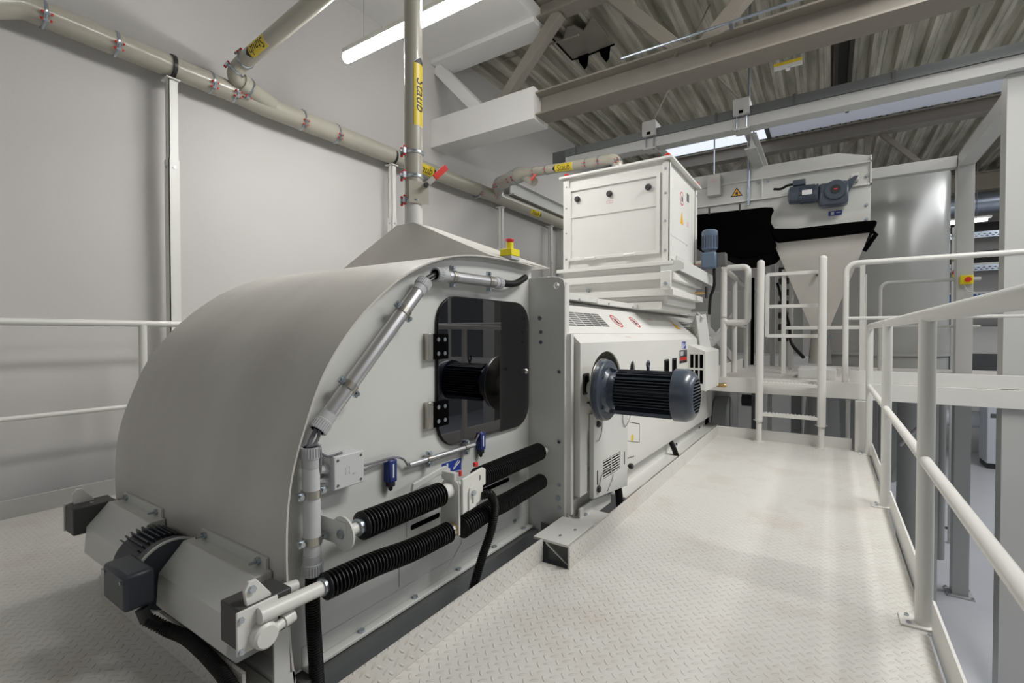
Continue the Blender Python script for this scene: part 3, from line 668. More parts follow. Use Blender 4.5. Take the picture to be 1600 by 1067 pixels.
# ================================================================== CONDUITS & SWITCHES ON THE SIDE PLATE
CXn = PX+0.046
def saddle(parent, p, d, r, side):
    """strap clip around a conduit: band + two screws"""
    x, y, d = basis(d); p = V(p)
    b = MB().cyl(p-d*0.012, p+d*0.012, r+0.0035, n=24).build('clip_band', 'steel', parent)
    n_ = V(side).normalized(); s = MB()
    for sg in (-1, 1):
        c = p+n_*(sg*(r+0.012)); s.beam(c-d*0.011, c+d*0.011, 0.012, 0.018, n_); s.hexa(c, (1, 0, 0), 0.008, 0.014)
    s.build('clip_screw', 'zinc', b)
def conduit(p, q, r, label, ends=(0.05, 0.05), sad=(0.2, 0.8), mat='aluminium', open_end=None):
    p, q = V(p), V(q); d = (q-p).normalized()
    t = thing('cable_conduit', label, 'conduit', tuple(p.lerp(q, 0.5)))
    MB().cyl(p, q, r, n=28).build('pipe_section', mat, t)
    for c0, c1 in ((p, p+d*ends[0]), (q, q-d*ends[1])):
        if (c1-c0).length < 1e-4: continue
        dd = (c1-c0).normalized()
        e = MB().lathe(c0-dd*0.008, c1, [(0, r+0.0035), (0.55, r+0.0035), (0.58, r+0.0015), (1, r+0.0015)], 28)
        for k in range(24):
            a = 2*PI*k/24; x, y, _ = basis(dd); o_ = x*math.cos(a)*(r+0.004)+y*math.sin(a)*(r+0.004)
            e.beam(c0+o_-dd*0.006, c0+o_+dd*0.022, 0.0025, 0.0025)
        eo = e.build('end_cap', 'grey_plastic', t)
        MB().cyl(c0-dd*0.0085, c0-dd*0.0078, r*0.86, n=24).build('opening', 'black_matt', eo)
    side = d.cross(Vector((1, 0, 0)))
    for f in sad: saddle(t, p.lerp(q, f), d, r, side)
    return t
conduit((CXn, 0.915, 0.765), (CXn, 1.385, 1.262), 0.026, 'long slanting aluminium conduit left of the dark window', (0.055, 0.055), (0.24, 0.76))
conduit((CXn, 1.455, 1.300), (CXn, 1.90, 1.305), 0.025, 'horizontal aluminium conduit above the dark window', (0.06, 0.05), (0.22, 0.80))
conduit((CXn, 0.886, 0.705), (CXn, 0.890, 0.325), 0.026, 'upright conduit at the hood edge above the black ribbed hose', (0.055, 0.055), (0.36, 0.74), 'light_plastic')
conduit((PX+0.02, 1.325, 0.552), (PX+0.02, 1.735, 0.552), 0.0105, 'short thin conduit below the dark window between two blue switches', (0.0, 0.0), (0.27, 0.86))
tag(ribbed(spline([(CXn, 0.890, 0.315), (CXn, 0.890, 0.2), (CXn+0.005, 0.895, 0.06), (CXn+0.005, 0.905, -0.12)], 14), 0.019, 0.0225, 0.008, 16).build('cable_hose', 'black_rubber'), 'black ribbed hose dropping from the upright conduit at the hood corner', 'hose')
tag(MB().tube(spline([(CXn, 1.90, 1.312), (CXn, 1.97, 1.308), (CXn, 2.05, 1.318), (CXn-0.015, 2.16, 1.358)], 10), 0.017, 16).build('cable_sleeve', 'black_rubber'), 'smooth black sleeve curving out of the upper horizontal conduit', 'hose')
tag(MB().tube(spline([(CXn, 1.375, 1.262), (CXn, 1.41, 1.285), (CXn, 1.46, 1.305)], 8), 0.009, 10).tube(spline([(CXn, 1.38, 1.258), (CXn+0.01, 1.41, 1.272), (CXn, 1.46, 1.30)], 8), 0.006, 10).build('cable_link', 'black_plastic'), 'short black cables between the slanting and the horizontal conduit', 'cable')
tag(MB().tube(spline([(CXn, 0.91, 0.77), (CXn, 0.89, 0.74), (CXn, 0.872, 0.70)], 8), 0.007, 10).tube(spline([(CXn+0.01, 0.915, 0.775), (CXn+0.012, 0.90, 0.73), (CXn, 0.872, 0.70)], 8), 0.005, 10).build('cable_link', 'cable_grey'), 'grey cables between the upright and the slanting conduit', 'cable')
tag(MB().tube(spline([(CXn, 0.875, 0.71), (CXn+0.02, 0.90, 0.715), (CXn+0.02, 0.905, 0.65), (CXn, 0.91, 0.60), (CXn, 0.935, 0.59)], 10), 0.006, 10)
    .tube(spline([(CXn, 0.875, 0.71), (CXn+0.015, 0.91, 0.69), (CXn, 0.95, 0.67), (CXn, 1.0, 0.672)], 10), 0.004, 8).build('cable_loop', 'cable_grey'), 'grey cables looping from the upright conduit to the junction box', 'cable')
jb = thing('junction_box', 'light grey junction box on the side plate beside the upright conduit', 'junction box', (-1.34, 1.0, 0.6))
MB().box(PX, PX+0.045, 0.96, 1.075, 0.56, 0.665).build('box_body', 'light_plastic', jb, 0.004)
jl = MB().box(PX+0.046, PX+0.062, 0.958, 1.077, 0.558, 0.667).build('box_lid', 'light_plastic', jb, 0.004)
s_ = MB()
for yy in (0.972, 1.063):
    for zz in (0.572, 0.653): s_.cyl((PX+0.062, yy, zz), (PX+0.0635, yy, zz), 0.0045, n=10)
s_.build('lid_screw', 'dark_grey', jl)
MB().box(PX+0.062, PX+0.0632, 1.0, 1.003, 0.60, 0.625).box(PX+0.062, PX+0.0632, 1.015, 1.018, 0.60, 0.625).box(PX+0.062, PX+0.0632, 1.03, 1.04, 0.597, 0.60).build('lid_mark', 'grey_plastic', jl)
for z in (0.585, 0.625): MB().lathe((PX+0.025, 0.925, z), (PX+0.025, 0.96, z), [(0, 0.009), (0.3, 0.013), (0.6, 0.013), (0.62, 0.016), (1, 0.016)], 8).build('cable_gland', 'light_plastic', jb)
def limit_switch(y, z, label):
    t = thing('limit_switch', label, 'switch', (PX+0.02, y, z))
    MB().box(PX, PX+0.032, y-0.019, y+0.019, z-0.038, z+0.045).build('switch_body', 'navy', t, 0.004)
    MB().box(PX+0.004, PX+0.028, y-0.013, y+0.013, z-0.055, z-0.038).build('switch_head', 'black_plastic', t, 0.002)
    MB().lathe((PX+0.016, y, z-0.072), (PX+0.016, y, z-0.055), [(0, 0.004), (0.4, 0.008), (1, 0.009)], 12).build('plunger', 'black_plastic', t)
    MB().box(PX+0.032, PX+0.0326, y-0.003, y+0.003, z-0.02, z+0.03).build('switch_label', 'sign_white', t)
    return t
limit_switch(1.235, 0.548, 'blue limit switch near the junction box')
limit_switch(1.79, 0.555, 'blue limit switch right under the dark window')
tag(MB().tube(spline([(PX+0.015, 1.075, 0.60), (PX+0.02, 1.11, 0.585), (PX+0.02, 1.15, 0.59), (PX+0.02, 1.215, 0.593)], 8), 0.004, 8)
    .tube(spline([(PX+0.02, 1.075, 0.61), (PX+0.02, 1.12, 0.60), (PX+0.02, 1.23, 0.60), (PX+0.02, 1.29, 0.585), (PX+0.02, 1.32, 0.552)], 8), 0.004, 8).build('signal_cable', 'cable_grey'), 'thin grey signal cables from junction box to the nearer blue switch', 'cable')
tag(MB().tube(spline([(PX+0.02, 1.735, 0.552), (PX+0.02, 1.76, 0.585), (PX+0.02, 1.79, 0.602)], 8), 0.004, 8).build('signal_cable', 'cable_grey'), 'thin grey cable end at the switch under the window', 'cable')
# grease sticker
def flat(axis, pos, pts, th_=0.0008):
    return MB().prism(pts, axis, pos, pos+th_)
gs = thing('service_sticker', 'blue grease-gun service sticker above the carriage', 'sticker', (PX, 1.6, 0.48))
flat(0, PX+0.0005, [(1.535, 0.452), (1.665, 0.445), (1.665, 0.505), (1.535, 0.505)]).build('sticker_field', 'sign_blue', gs)
flat(0, PX+0.0014, [(1.548, 0.458), (1.588, 0.456), (1.588, 0.475), (1.575, 0.480), (1.575, 0.500), (1.565, 0.500), (1.565, 0.480), (1.548, 0.475)]).build('grease_symbol', 'sign_white', gs)
m_ = flat(0, PX+0.0014, [(1.61, 0.463), (1.655, 0.488), (1.655, 0.496), (1.61, 0.472)]); m_.prism([(1.605, 0.455), (1.66, 0.449), (1.66, 0.451), (1.605, 0.457)], 0, PX+0.0014, PX+0.0022); m_.prism([(1.62, 0.481), (1.648, 0.499), (1.646, 0.501), (1.618, 0.484)], 0, PX+0.0014, PX+0.0022)
m_.build('gun_symbol', 'sign_white', gs)

# ================================================================== CABINET (mill housing)
cb = thing('mill_cabinet', 'long white machine cabinet with slanted upper edge and vents behind the hood', 'machine housing', (-1.4, 4.0, 0.2))
Y0, Y1 = 2.32, 5.75
CXF = -1.10
# motor pocket and big panel
arc = [(2.56+0.13*math.cos(math.radians(a)), 0.80+0.17*math.sin(math.radians(a))) for a in range(-20, 141, 12)]
holes = [rrect(3.27, 3.36, 0.72, 0.905, 0.04)]
P = [(Y0, 0.19), (2.40, 0.19), (2.40, 0.60), (3.0, 0.60), (3.0, 0.17), (Y1, 0.145), (Y1, 1.01), (Y0, 1.01)]
MB().plate([(Y0, 0.19), (2.41, 0.19), (2.41, 0.53), (2.98, 0.53), (2.98, 0.17), (Y1, 0.145), (Y1, 1.01), (Y0, 1.01)], [[(2.68+0.235*math.cos(math.radians(a)), 0.78+0.178*math.sin(math.radians(a))) for a in range(0, 360, 15)], [(3.13+0.05*math.cos(math.radians(a)), 0.80+0.08*math.sin(math.radians(a))) for a in range(0, 360, 20)]], 0, CXF-0.01, CXF).build('front_panel', 'white_paint', cb)
MB().box(-1.36, CXF-0.010, Y0, Y0+0.008, 0.19, 1.01).build('end_panel', 'machine_paint', cb)
MB().prism([(CXF, 1.01), (-1.15, 1.06), (-1.36, 1.06), (-1.36, 1.01)], 1, Y0, Y1).build('upper_bevel', 'white_paint', cb, 0.001)
# sloped vent panel
def sl(t): return (-1.155-0.175*t, 1.062+0.175*t)
a0 = sl(0); a1 = sl(1)
MB().prism([a0, a1, (-1.36, a1[1]), (-1.36, a0[1])], 1, 2.272, Y1+0.12).build('sloped_panel', 'white_paint', cb, 0.001)
def slope_box(mb, ya, yb, t0, t1, h0, h1):
    n_ = Vector((1, 0, 1)).normalized(); vs = []
    for h in (h0, h1):
        for t in (t0, t1):
            x, z = sl(t)
            for y in (ya, yb): vs.append((x+n_.x*h, y, z+n_.z*h))
    return mb.add(vs, [(0, 1, 3, 2), (4, 6, 7, 5), (0, 4, 5, 1), (2, 3, 7, 6), (0, 2, 6, 4), (1, 5, 7, 3)])
def vent(ya, yb, t0, t1, nc, nr, lb):
    g = MB(); 
    for r in range(nr):
        for c in range(nc):
            wy = (yb-ya)/nc; wt = (t1-t0)/nr
            slope_box(g, ya+wy*c+0.006, ya+wy*(c+1)-0.006, t0+wt*r+wt*0.2, t0+wt*(r+1)-wt*0.15, 0.0004, 0.0012)
    g.build('vent_grille', 'dark_grey', cb)
vent(2.36, 2.98, 0.24, 0.74, 5, 7, ''); vent(4.98, 5.60, 0.22, 0.70, 4, 5, '')
# top cap strips
MB().box(-1.50, -1.30, 2.272, 3.0, 1.268, 1.305).build('cap_strip', 'white_paint', cb, 0.002)
MB().box(-1.50, -1.30, 3.006, 5.95, 1.262, 1.298).build('cap_strip', 'white_paint', cb, 0.002)
MB().box(-2.6, -1.36, 2.28, 5.72, 0.19, 1.255).build('cabinet_core', 'machine_paint', cb)
b_ = MB()
for y in (2.33, 2.72, 3.2, 3.7, 4.1, 4.6, 5.1, 5.5): b_.hexa((-1.30, y, 1.272), (1, 0, 0), 0.008)
b_.build('cap_bolt', 'zinc', cb)
# recessed handles
def handle(y, z, w_, h_):
    o = MB().plate(rrect(y-w_/2, y+w_/2, z-h_/2, z+h_/2, 0.012, 4), [rrect(y-w_/2+0.012, y+w_/2-0.012, z-h_/2+0.012, z+h_/2-0.014, 0.01, 4)], 0, CXF, CXF+0.008).build('recessed_handle', 'black_plastic', cb, 0.002)
    MB().box(CXF+0.0005, CXF+0.002, y-w_/2+0.008, y+w_/2-0.008, z-h_/2+0.008, z+h_/2-0.008).build('handle_recess', 'black_matt', o)
handle(2.385, 0.79, 0.075, 0.115); handle(3.93, 0.795, 0.12, 0.12); handle(4.16, 0.795, 0.12, 0.12)
# service door with knobs and grille
dr = MB().plate([(2.43, 0.155), (2.96, 0.09), (2.96, 0.60), (2.43, 0.62)], [rrect(2.56, 2.83, 0.225, 0.335, 0.003, 1)], 0, CXF+0.004, CXF+0.03).build('service_door', 'machine_paint', cb, 0.004)
MB().box(CXF+0.012, CXF+0.018, 2.545, 2.845, 0.215, 0.345).build('grille_backing', 'black_matt', dr)
g_ = MB()
for k in range(7): z = 0.232+k*0.0155; g_.box(CXF+0.024, CXF+0.027, 2.56, 2.83, z, z+0.005)
g_.box(CXF+0.024, CXF+0.027, 2.69, 2.70, 0.225, 0.335)
g_.build('grille', 'white_paint', dr)
MB().box(CXF+0.0302, CXF+0.031, 2.475, 2.487, 0.22, 0.30).box(CXF+0.0302, CXF+0.031, 2.895, 2.907, 0.24, 0.32).build('slot', 'black_matt', dr)
for y, z in ((2.41, 0.685), (2.485, 0.56), (3.03, 0.60), (2.49, 0.195), (3.02, 0.20)):
    MB().lathe((CXF+0.0, y, z), (CXF+0.045, y, z), [(0, 0.006), (0.4, 0.006), (0.42, 0.018), (0.85, 0.02), (1, 0.014)], 10).build('star_knob', 'black_plastic', cb)
for pts in ([(CXF+0.035, 2.53, 0.59), (CXF+0.035, 2.53, 0.52), (CXF+0.035, 2.49, 0.47), (CXF+0.035, 2.45, 0.47)], [(CXF+0.035, 2.86, 0.60), (CXF+0.035, 2.86, 0.52), (CXF+0.035, 2.91, 0.48), (CXF+0.035, 2.98, 0.52), (CXF+0.035, 3.02, 0.6)],
            [(CXF+0.035, 2.49, 0.19), (CXF+0.035, 2.53, 0.26), (CXF+0.035, 2.64, 0.28), (CXF+0.035, 2.70, 0.22), (CXF+0.035, 2.62, 0.15)]):
    MB().tube(spline(pts, 6), 0.0022, 6).build('tether_wire', 'cable_grey', cb)
# door edge strip (vertical post right of the end frame)
MB().box(-1.20, -1.13, 2.272, 2.305, 0.10, 1.06).build('corner_post', 'white_paint', cb, 0.002)
MB().box(CXF+0.001, CXF+0.004, 2.985, 3.0, 0.19, 0.60).build('door_seam', 'frame_paint', cb)
# panel markings
def ring(y, t, r, dot=True):
    # prohibition sign on the sloped panel
    n_ = Vector((1, 0, 1)).normalized(); u = Vector((-1, 0, 1)).normalized(); x, z = sl(t); c = Vector((x, y, z))+n_*0.0015
    mb = MB(); N = 28; vs = []
    for rr in (r*0.82, r):
        for k in range(N): a = 2*PI*k/N; vs.append(c+Vector((0, 1, 0))*rr*math.cos(a)+u*rr*math.sin(a))
    mb.add(vs, [(k, (k+1) % N, N+(k+1) % N, N+k) for k in range(N)])
    a = math.radians(45); d1 = Vector((0, 1, 0))*math.cos(a)-u*math.sin(a); d2 = Vector((0, 1, 0))*math.sin(a)+u*math.cos(a)
    mb.add([c+d1*r*0.9+d2*0.004, c+d1*r*0.9-d2*0.004, c-d1*r*0.9-d2*0.004, c-d1*r*0.9+d2*0.004], [(0, 1, 2, 3)])
    o = mb.build('prohibition_sign', 'sign_red', cb)
    h = MB(); c2 = c-n_*0.0005; R = Vector((0, 1, 0))
    h.add([c2+R*r*0.3+u*r*0.25, c2+R*r*0.1-u*r*0.5, c2-R*r*0.3-u*r*0.45, c2-R*r*0.35+u*r*0.1, c2+u*r*0.5-R*0.01], [(0, 1, 2, 3, 4)]).build('sign_symbol', 'label_black', o)
ring(3.20, 0.5, 0.062); ring(3.58, 0.5, 0.058)
slope_box(MB(), 3.98, 4.10, 0.62, 0.74, 0.0006, 0.0014).build('red_print', 'sign_pink', cb)
n_ = Vector((1, 0, 1)).normalized(); u_ = Vector((-1, 0, 1)).normalized(); x, z = sl(0.45); c = Vector((x, 4.70, z))+n_*0.0015
MB().add([c+Vector((0, -0.07, 0))-u_*0.05, c+Vector((0, 0.07, 0))-u_*0.05, c+u_*0.07], [(0, 1, 2)]).build('warning_triangle', 'sign_orange', cb)
def bev(y, h): return Vector((CXF-0.05*h, y, 1.01+0.05*h))
MB().add([bev(3.08, 0.75)+Vector((0.001, 0, 0.001)), bev(3.17, 0.55)+Vector((0.001, 0, 0.001)), bev(3.17, 0.45)+Vector((0.001, 0, 0.001)), bev(3.08, 0.65)+Vector((0.001, 0, 0.001))], [(0, 1, 2, 3)]).build('red_print', 'sign_pink', cb)
# lower sticker panel
sk = MB().plate([(3.02, 0.36), (3.28, 0.30), (3.28, 0.435), (3.02, 0.49)], [[(3.024, 0.363), (3.276, 0.305), (3.276, 0.43), (3.024, 0.485)]], 0, CXF, CXF+0.001).build('flap_outline', 'dark_grey', cb)
MB().cyl((CXF, 3.13, 0.36), (CXF+0.001, 3.13, 0.36), 0.026, n=24).build('round_sticker', 'label_yellow', cb)
g_ = MB()
for k in range(5): g_.box(CXF, CXF+0.001, 3.045+k*0.027, 3.058+k*0.027, 0.238-k*0.003, 0.247-k*0.003)
g_.build('small_print', 'label_black', cb)
# louver box
lv = MB().prism([(-1.10, 0.57), (-0.945, 0.53), (-0.945, 0.90), (-1.10, 0.958)], 1, 4.66, 5.28).build('louvre_box', 'white_paint', cb, 0.004)
g_ = MB()
for r in range(2):
    for k in range(3): x = -1.082+k*0.042; g_.box(x, x+0.028, 4.6585, 4.6595, 0.60+r*0.145, 0.725+r*0.145)
g_.build('louvre_opening', 'black_matt', lv)
# display, labels
ds = thing('label_plate', 'black maker plate with red lettering beside the louvre box', 'label', (CXF, 4.5, 0.87))
MB().box(CXF, CXF+0.003, 4.34, 4.60, 0.80, 0.915).build('plate', 'black_plastic', ds)
g_ = MB()
for k in range(7): g_.box(CXF+0.003, CXF+0.0036, 4.352+k*0.035, 4.378+k*0.035, 0.822, 0.852)
g_.build('lettering', 'red_plastic', ds)
MB().box(CXF+0.003, CXF+0.0035, 4.36, 4.46, 0.865, 0.905).build('picture_field', 'grey_plastic', ds)
g2 = thing('service_sticker', 'small blue service sticker above the maker plate', 'sticker', (CXF, 4.5, 0.96))
flat(0, CXF+0.0005, [(4.42, 0.925), (4.56, 0.925), (4.56, 0.99), (4.42, 0.99)]).build('sticker_field', 'sign_blue', g2)
flat(0, CXF+0.0014, [(4.43, 0.93), (4.47, 0.93), (4.46, 0.98), (4.44, 0.98)]).prism([(4.49, 0.94), (4.55, 0.97), (4.55, 0.98), (4.49, 0.95)], 0, CXF+0.0014, CXF+0.002).build('grease_symbol', 'sign_white', g2)
# lower frame under the cabinet
lf = thing('machine_underframe', 'white steel underframe below the cabinet beside the walkway kerb', 'frame', (-1.2, 4.0, 0))
MB().box(-1.17, -1.16, 2.36, 5.9, 0.03, 0.15).box(-1.17, -1.06, 2.9, 5.9, 0.02, 0.032).build('side_channel', 'white_paint', lf, 0.002)
MB().box(-1.26, -0.99, 2.30, 2.52, 0.03, 0.06).box(-1.13, -1.118, 2.36, 2.80, 0.02, 0.11).build('corner_bracket', 'white_paint', lf, 0.002)
for y in (3.3, 4.4, 5.4): MB().box(-1.30, -1.0, y-0.1, y+0.1, -0.03, 0.01).build('outrigger', 'white_paint', lf, 0.002)
for y in (2.6, 3.4, 4.2, 5.0, 5.6): MB().box(-1.9, -1.17, y-0.05, y+0.05, -0.3, 0.02).build('cross_member', 'frame_paint', lf)
b_ = MB()
for y, z in ((2.42, 0.06), (2.76, 0.09), (4.3, 0.09), (5.2, 0.09)): b_.hexa((-1.118, y, z), (1, 0, 0), 0.014, 0.012)
b_.build('bolt', 'zinc', lf)
MB().cyl((-1.2, 2.29, 0.10), (-1.15, 2.29, 0.10), 0.02, n=16).build('pivot_stub', 'steel', lf)
tag(MB().tube(spline([(-1.12, 2.9, 0.14), (-1.10, 2.9, 0.0), (-1.09, 2.9, -0.2)], 8), 0.024, 14).build('power_cable', 'black_rubber'), 'thick black cable below the service door grille', 'cable')
tag(MB().tube(spline([(-1.13, 4.15, 0.16), (-1.08, 4.15, 0.05), (-1.06, 4.2, -0.12)], 8), 0.022, 14).build('power_cable', 'black_rubber'), 'thick black cable dropping under the long cabinet behind the motor', 'cable')

# ---- electric motor
mo = thing('electric_motor', 'big blue-grey finned electric motor sticking out of the cabinet', 'motor', (-0.85, 2.44, 0.76))
my, mz = 2.44, 0.757
fo = MB().lathe((-1.10, my, mz), (-1.022, my, mz), [(0, 0.05), (1, 0.05)], 40).build('mounting_ring', 'machine_paint', mo)
MB().lathe((-1.02, my, mz), (-0.985, my, mz), [(0, 0.164), (0.3, 0.166), (0.85, 0.162), (1, 0.156)], 56).build('flange', 'motor_blue', mo)
MB().lathe((-1.024, my, mz), (-1.02, my, mz), [(0, 0.170), (1, 0.170)], 56).build('flange_rim', 'steel', mo)
MB().lathe((-0.985, my, mz), (-0.925, my, mz), [(0, 0.118), (0.3, 0.100), (1, 0.104)], 40).build('neck', 'motor_blue', mo)
b_ = MB()
for k in range(4):
    a = math.radians(45+90*k); b_.hexa((-0.985, my+0.128*math.cos(a), mz+0.128*math.sin(a)), (1, 0, 0), 0.012, 0.012)
    MBk = MB().beam((-0.985, my+0.10*math.cos(a+0.78), mz+0.10*math.sin(a+0.78)), (-0.95, my+0.09*math.cos(a+0.78), mz+0.09*math.sin(a+0.78)), 0.014, 0.05); MBk.build('rib', 'motor_blue', mo)
b_.build('flange_bolt', 'zinc', mo)
MB().lathe((-0.93, my, mz), (-0.63, my, mz), [(0, 0.092), (1, 0.092)], 40).build('stator', 'motor_fin', mo)
g_ = MB()
for k in range(44):
    a = 2*PI*k/44
    if k % 11 == 5: continue
    o_ = Vector((0, math.cos(a), math.sin(a))); c_ = Vector((0, my, mz))+o_*0.102
    g_.beam(c_+Vector((-0.925, 0, 0)), c_+Vector((-0.635, 0, 0)), 0.0045, 0.028, o_)
g_.build('cooling_fins', 'motor_fin', mo)
MB().beam((-0.93, my-0.085, mz+0.078), (-0.635, my-0.085, mz+0.078), 0.012, 0.008).build('side_rail', 'motor_blue', mo)
MB().beam((-0.93, my-0.06, mz-0.10), (-0.635, my-0.06, mz-0.10), 0.05, 0.02).build('motor_foot_rail', 'motor_blue', mo)
cap = MB().lathe((-0.635, my, mz), (-0.535, my, mz), [(0, 0.128), (0.02, 0.131), (0.55, 0.131), (0.85, 0.116), (0.97, 0.098), (1, 0.092)], 48).build('fan_cover', 'motor_blue', mo)
g_ = MB()
for k in range(11):
    z = mz-0.075+k*0.015; hw = math.sqrt(max(0, 0.082**2-(z-mz)**2))
    g_.box(-0.5345, -0.5335, my-hw, my+hw, z-0.0042, z+0.0042)
g_.build('fan_slots', 'black_matt', cap)
ey = MB().tube([(-0.775, my+0.0+0.0, mz+0.115), (-0.775, my, mz+0.135)], 0.008, 10)
ey.tube([(-0.775, my+0.016*math.cos(a*PI/8), mz+0.146+0.016*math.sin(a*PI/8)) for a in range(17)], 0.006, 10)
ey.build('lifting_eye', 'motor_blue', mo)

# ================================================================== FEED HOPPER
hb = thing('feed_hopper', 'white box-shaped feed hopper with hinged door standing over the cabinet', 'hopper', (-1.5, 4.3, 1.3))
bx0, bx1, by0, by1 = -1.985, -1.055, 3.83, 4.78
MB().box(bx0+0.02, bx1-0.012, by0+0.015, by1-0.02, 1.60, 2.43).build('box_body', 'white_paint', hb)
for xx in (bx0, bx1-0.055):
    MB().box(xx, xx+0.055, by0, by0+0.016, 1.63, 2.42).build('corner_angle', 'white_paint', hb, 0.002)
MB().box(bx1-0.008, bx1, by0, by0+0.05, 1.63, 2.42).box(bx1-0.008, bx1, by1-0.05, by1, 1.63, 2.42).build('corner_angle', 'white_paint', hb, 0.002)
MB().box(bx0-0.03, bx1+0.03, by0-0.03, by1+0.03, 2.43, 2.45).build('lid', 'white_paint', hb, 0.003)
b_ = MB()
for z in (1.72, 1.95, 2.17, 2.36): b_.hexa((bx1-0.03, by0, z), (0, -1, 0), 0.010); b_.hexa((bx1, by1-0.025, z), (1, 0, 0), 0.011); b_.hexa((bx0+0.03, by0, z), (0, -1, 0), 0.007)
b_.build('bolt', 'zinc', hb)
do = MB().plate([(-1.93, 1.70), (-1.13, 1.70), (-1.13, 2.34), (-1.93, 2.34)], [[(-1.905, 1.725), (-1.155, 1.725), (-1.155, 2.31), (-1.905, 2.31)]], 1, by0-0.012, by0+0.016).build('door', 'white_paint', hb, 0.002)
MB().box(-1.905, -1.155, by0+0.002, by0+0.016, 1.725, 2.31).build('door_panel', 'white_paint', do)
MB().box(-1.905, -1.155, by0-0.006, by0+0.004, 2.075, 2.09).build('door_crossbar', 'white_paint', do)
for x in (-1.845, -1.55, -1.22): MB().lathe((x, by0+0.004, 2.235), (x, by0-0.03, 2.235), [(0, 0.024), (0.5, 0.026), (1, 0.018)], 18).build('door_knob', 'black_plastic', do)
for x in (-1.72, -1.37):
    MB().cyl((x-0.045, by0-0.02, 1.708), (x+0.045, by0-0.02, 1.708), 0.013, n=14).build('hinge', 'white_paint', do)
MB().plate(rrect(-1.58, -1.52, 2.155, 2.185, 0.013, 4), [rrect(-1.573, -1.553, 2.162, 2.178, 0.006, 3), rrect(-1.547, -1.527, 2.162, 2.178, 0.006, 3)], 1, by0+0.0006, by0+0.0015).build('red_print', 'sign_pink', do)
# side door and signs on right face
sd = MB().box(bx1-0.012, bx1-0.002, by0+0.07, by0+0.55, 1.66, 2.31).build('side_door', 'white_paint', hb, 0.003)
MB().box(bx1-0.012, bx1, by0+0.07, by0+0.6, 1.845, 1.865).build('side_ledge', 'white_paint', hb, 0.002)
MB().cyl((bx1-0.002, 4.22, 2.21), (bx1-0.001, 4.22, 2.21), 0.058, n=28).build('round_sign', 'sign_red', sd)
MB().cyl((bx1-0.001, 4.22, 2.21), (bx1-0.0002, 4.22, 2.21), 0.047, n=28).build('sign_field', 'sign_white', sd)
MB().prism([(4.20, 2.185), (4.24, 2.185), (4.25, 2.215), (4.22, 2.245), (4.20, 2.22)], 0, bx1-0.0002, bx1+0.0006).build('sign_symbol', 'label_black', sd)
MB().prism([(4.17, 1.995), (4.27, 1.995), (4.22, 2.10)], 0, bx1-0.002, bx1-0.001).build('warning_triangle', 'sign_orange', sd)
MB().box(bx1-0.012, bx1-0.010, 4.43, 4.50, 2.24, 2.31).build('letter_mark', 'dark_grey', hb)
MB().box(bx1-0.012, bx1-0.0105, 4.43, 4.49, 2.02, 2.06).build('red_label', 'sign_pink', hb)
MB().box(bx1-0.012, bx1-0.0105, 4.12, 4.22, 1.615, 1.655).build('blue_label', 'sign_blue', hb)
# stacked flanges under the box
def slab(nm, e, z0, z1, mat='white_paint'):
    return MB().box(bx0-e, bx1+e, by0-e, by1+e, z0, z1).build(nm, mat, hb, 0.002)
slab('flange', 0.045, 1.60, 1.628); slab('neck', 0.0, 1.545, 1.60); slab('slide_gate', 0.04, 1.49, 1.545); slab('neck', -0.005, 1.41, 1.49)
slab('flange', 0.045, 1.362, 1.41); slab('neck', -0.01, 1.30, 1.362); 
MB().box(bx0, bx1-0.05, by0-0.02, by1, 1.256, 1.315).build('base_collar', 'white_paint', hb, 0.002)
gd = MB().prism([(-1.08, 1.40), (-1.035, 1.40), (-1.02, 1.42), (-1.02, 1.55), (-1.10, 1.55), (-1.10, 1.42)], 1, by0-0.075, by0-0.05).build('gate_lug', 'white_paint', hb, 0.004)
MB().hexa((-1.06, by0-0.075, 1.45), (0, -1, 0), 0.014, 0.02).hexa((-1.74, by0-0.01, 1.435), (0, -1, 0), 0.017, 0.01).build('lug_bolt', 'zinc', hb)
MB().prism([(-1.11, 1.63), (-0.97, 1.63), (-0.93, 1.60), (-0.93, 1.56), (-1.06, 1.53), (-1.11, 1.53)], 1, by0-0.04, by0-0.03).build('side_bracket', 'machine_paint', hb)
MB().beam((-1.0, by0, 1.62), (-0.93, by1+0.2, 1.56), 0.01, 0.10).build('side_rail', 'machine_paint', hb)
MB().cyl((-1.02, 4.55, 1.43), (-0.93, 4.55, 1.43), 0.012, n=12).build('crank_spindle', 'brass', hb)
MB().box(-0.93, -0.915, 4.52, 4.58, 1.38, 1.48).build('crank_star', 'black_plastic', hb)
MB().prism([(4.55, 1.63), (4.66, 1.63), (4.63, 1.67), (4.58, 1.67)], 0, -1.05, -1.02).build('red_catch', 'red_plastic', hb)
for x, y in ((bx0+0.02, by0+0.02), (bx1-0.02, by0+0.02), (bx1+0.0, by1-0.05)):
    MB().tube([(x+0.022*math.cos(a*PI/7), y, 2.45+0.03*math.sin(a*PI/7)) for a in range(8)], 0.007, 8).build('lifting_eye', 'red_plastic', hb)
for x in (bx1+0.01,): MB().beam((x-0.03, by1+0.25, 1.25), (x+0.05, by1+0.35, 0.55), 0.02, 0.12).beam((x-0.03, by1+0.25, 1.25), (x-0.35, by1+0.5, 0.6), 0.02, 0.1).build('support_strut', 'machine_paint', hb)

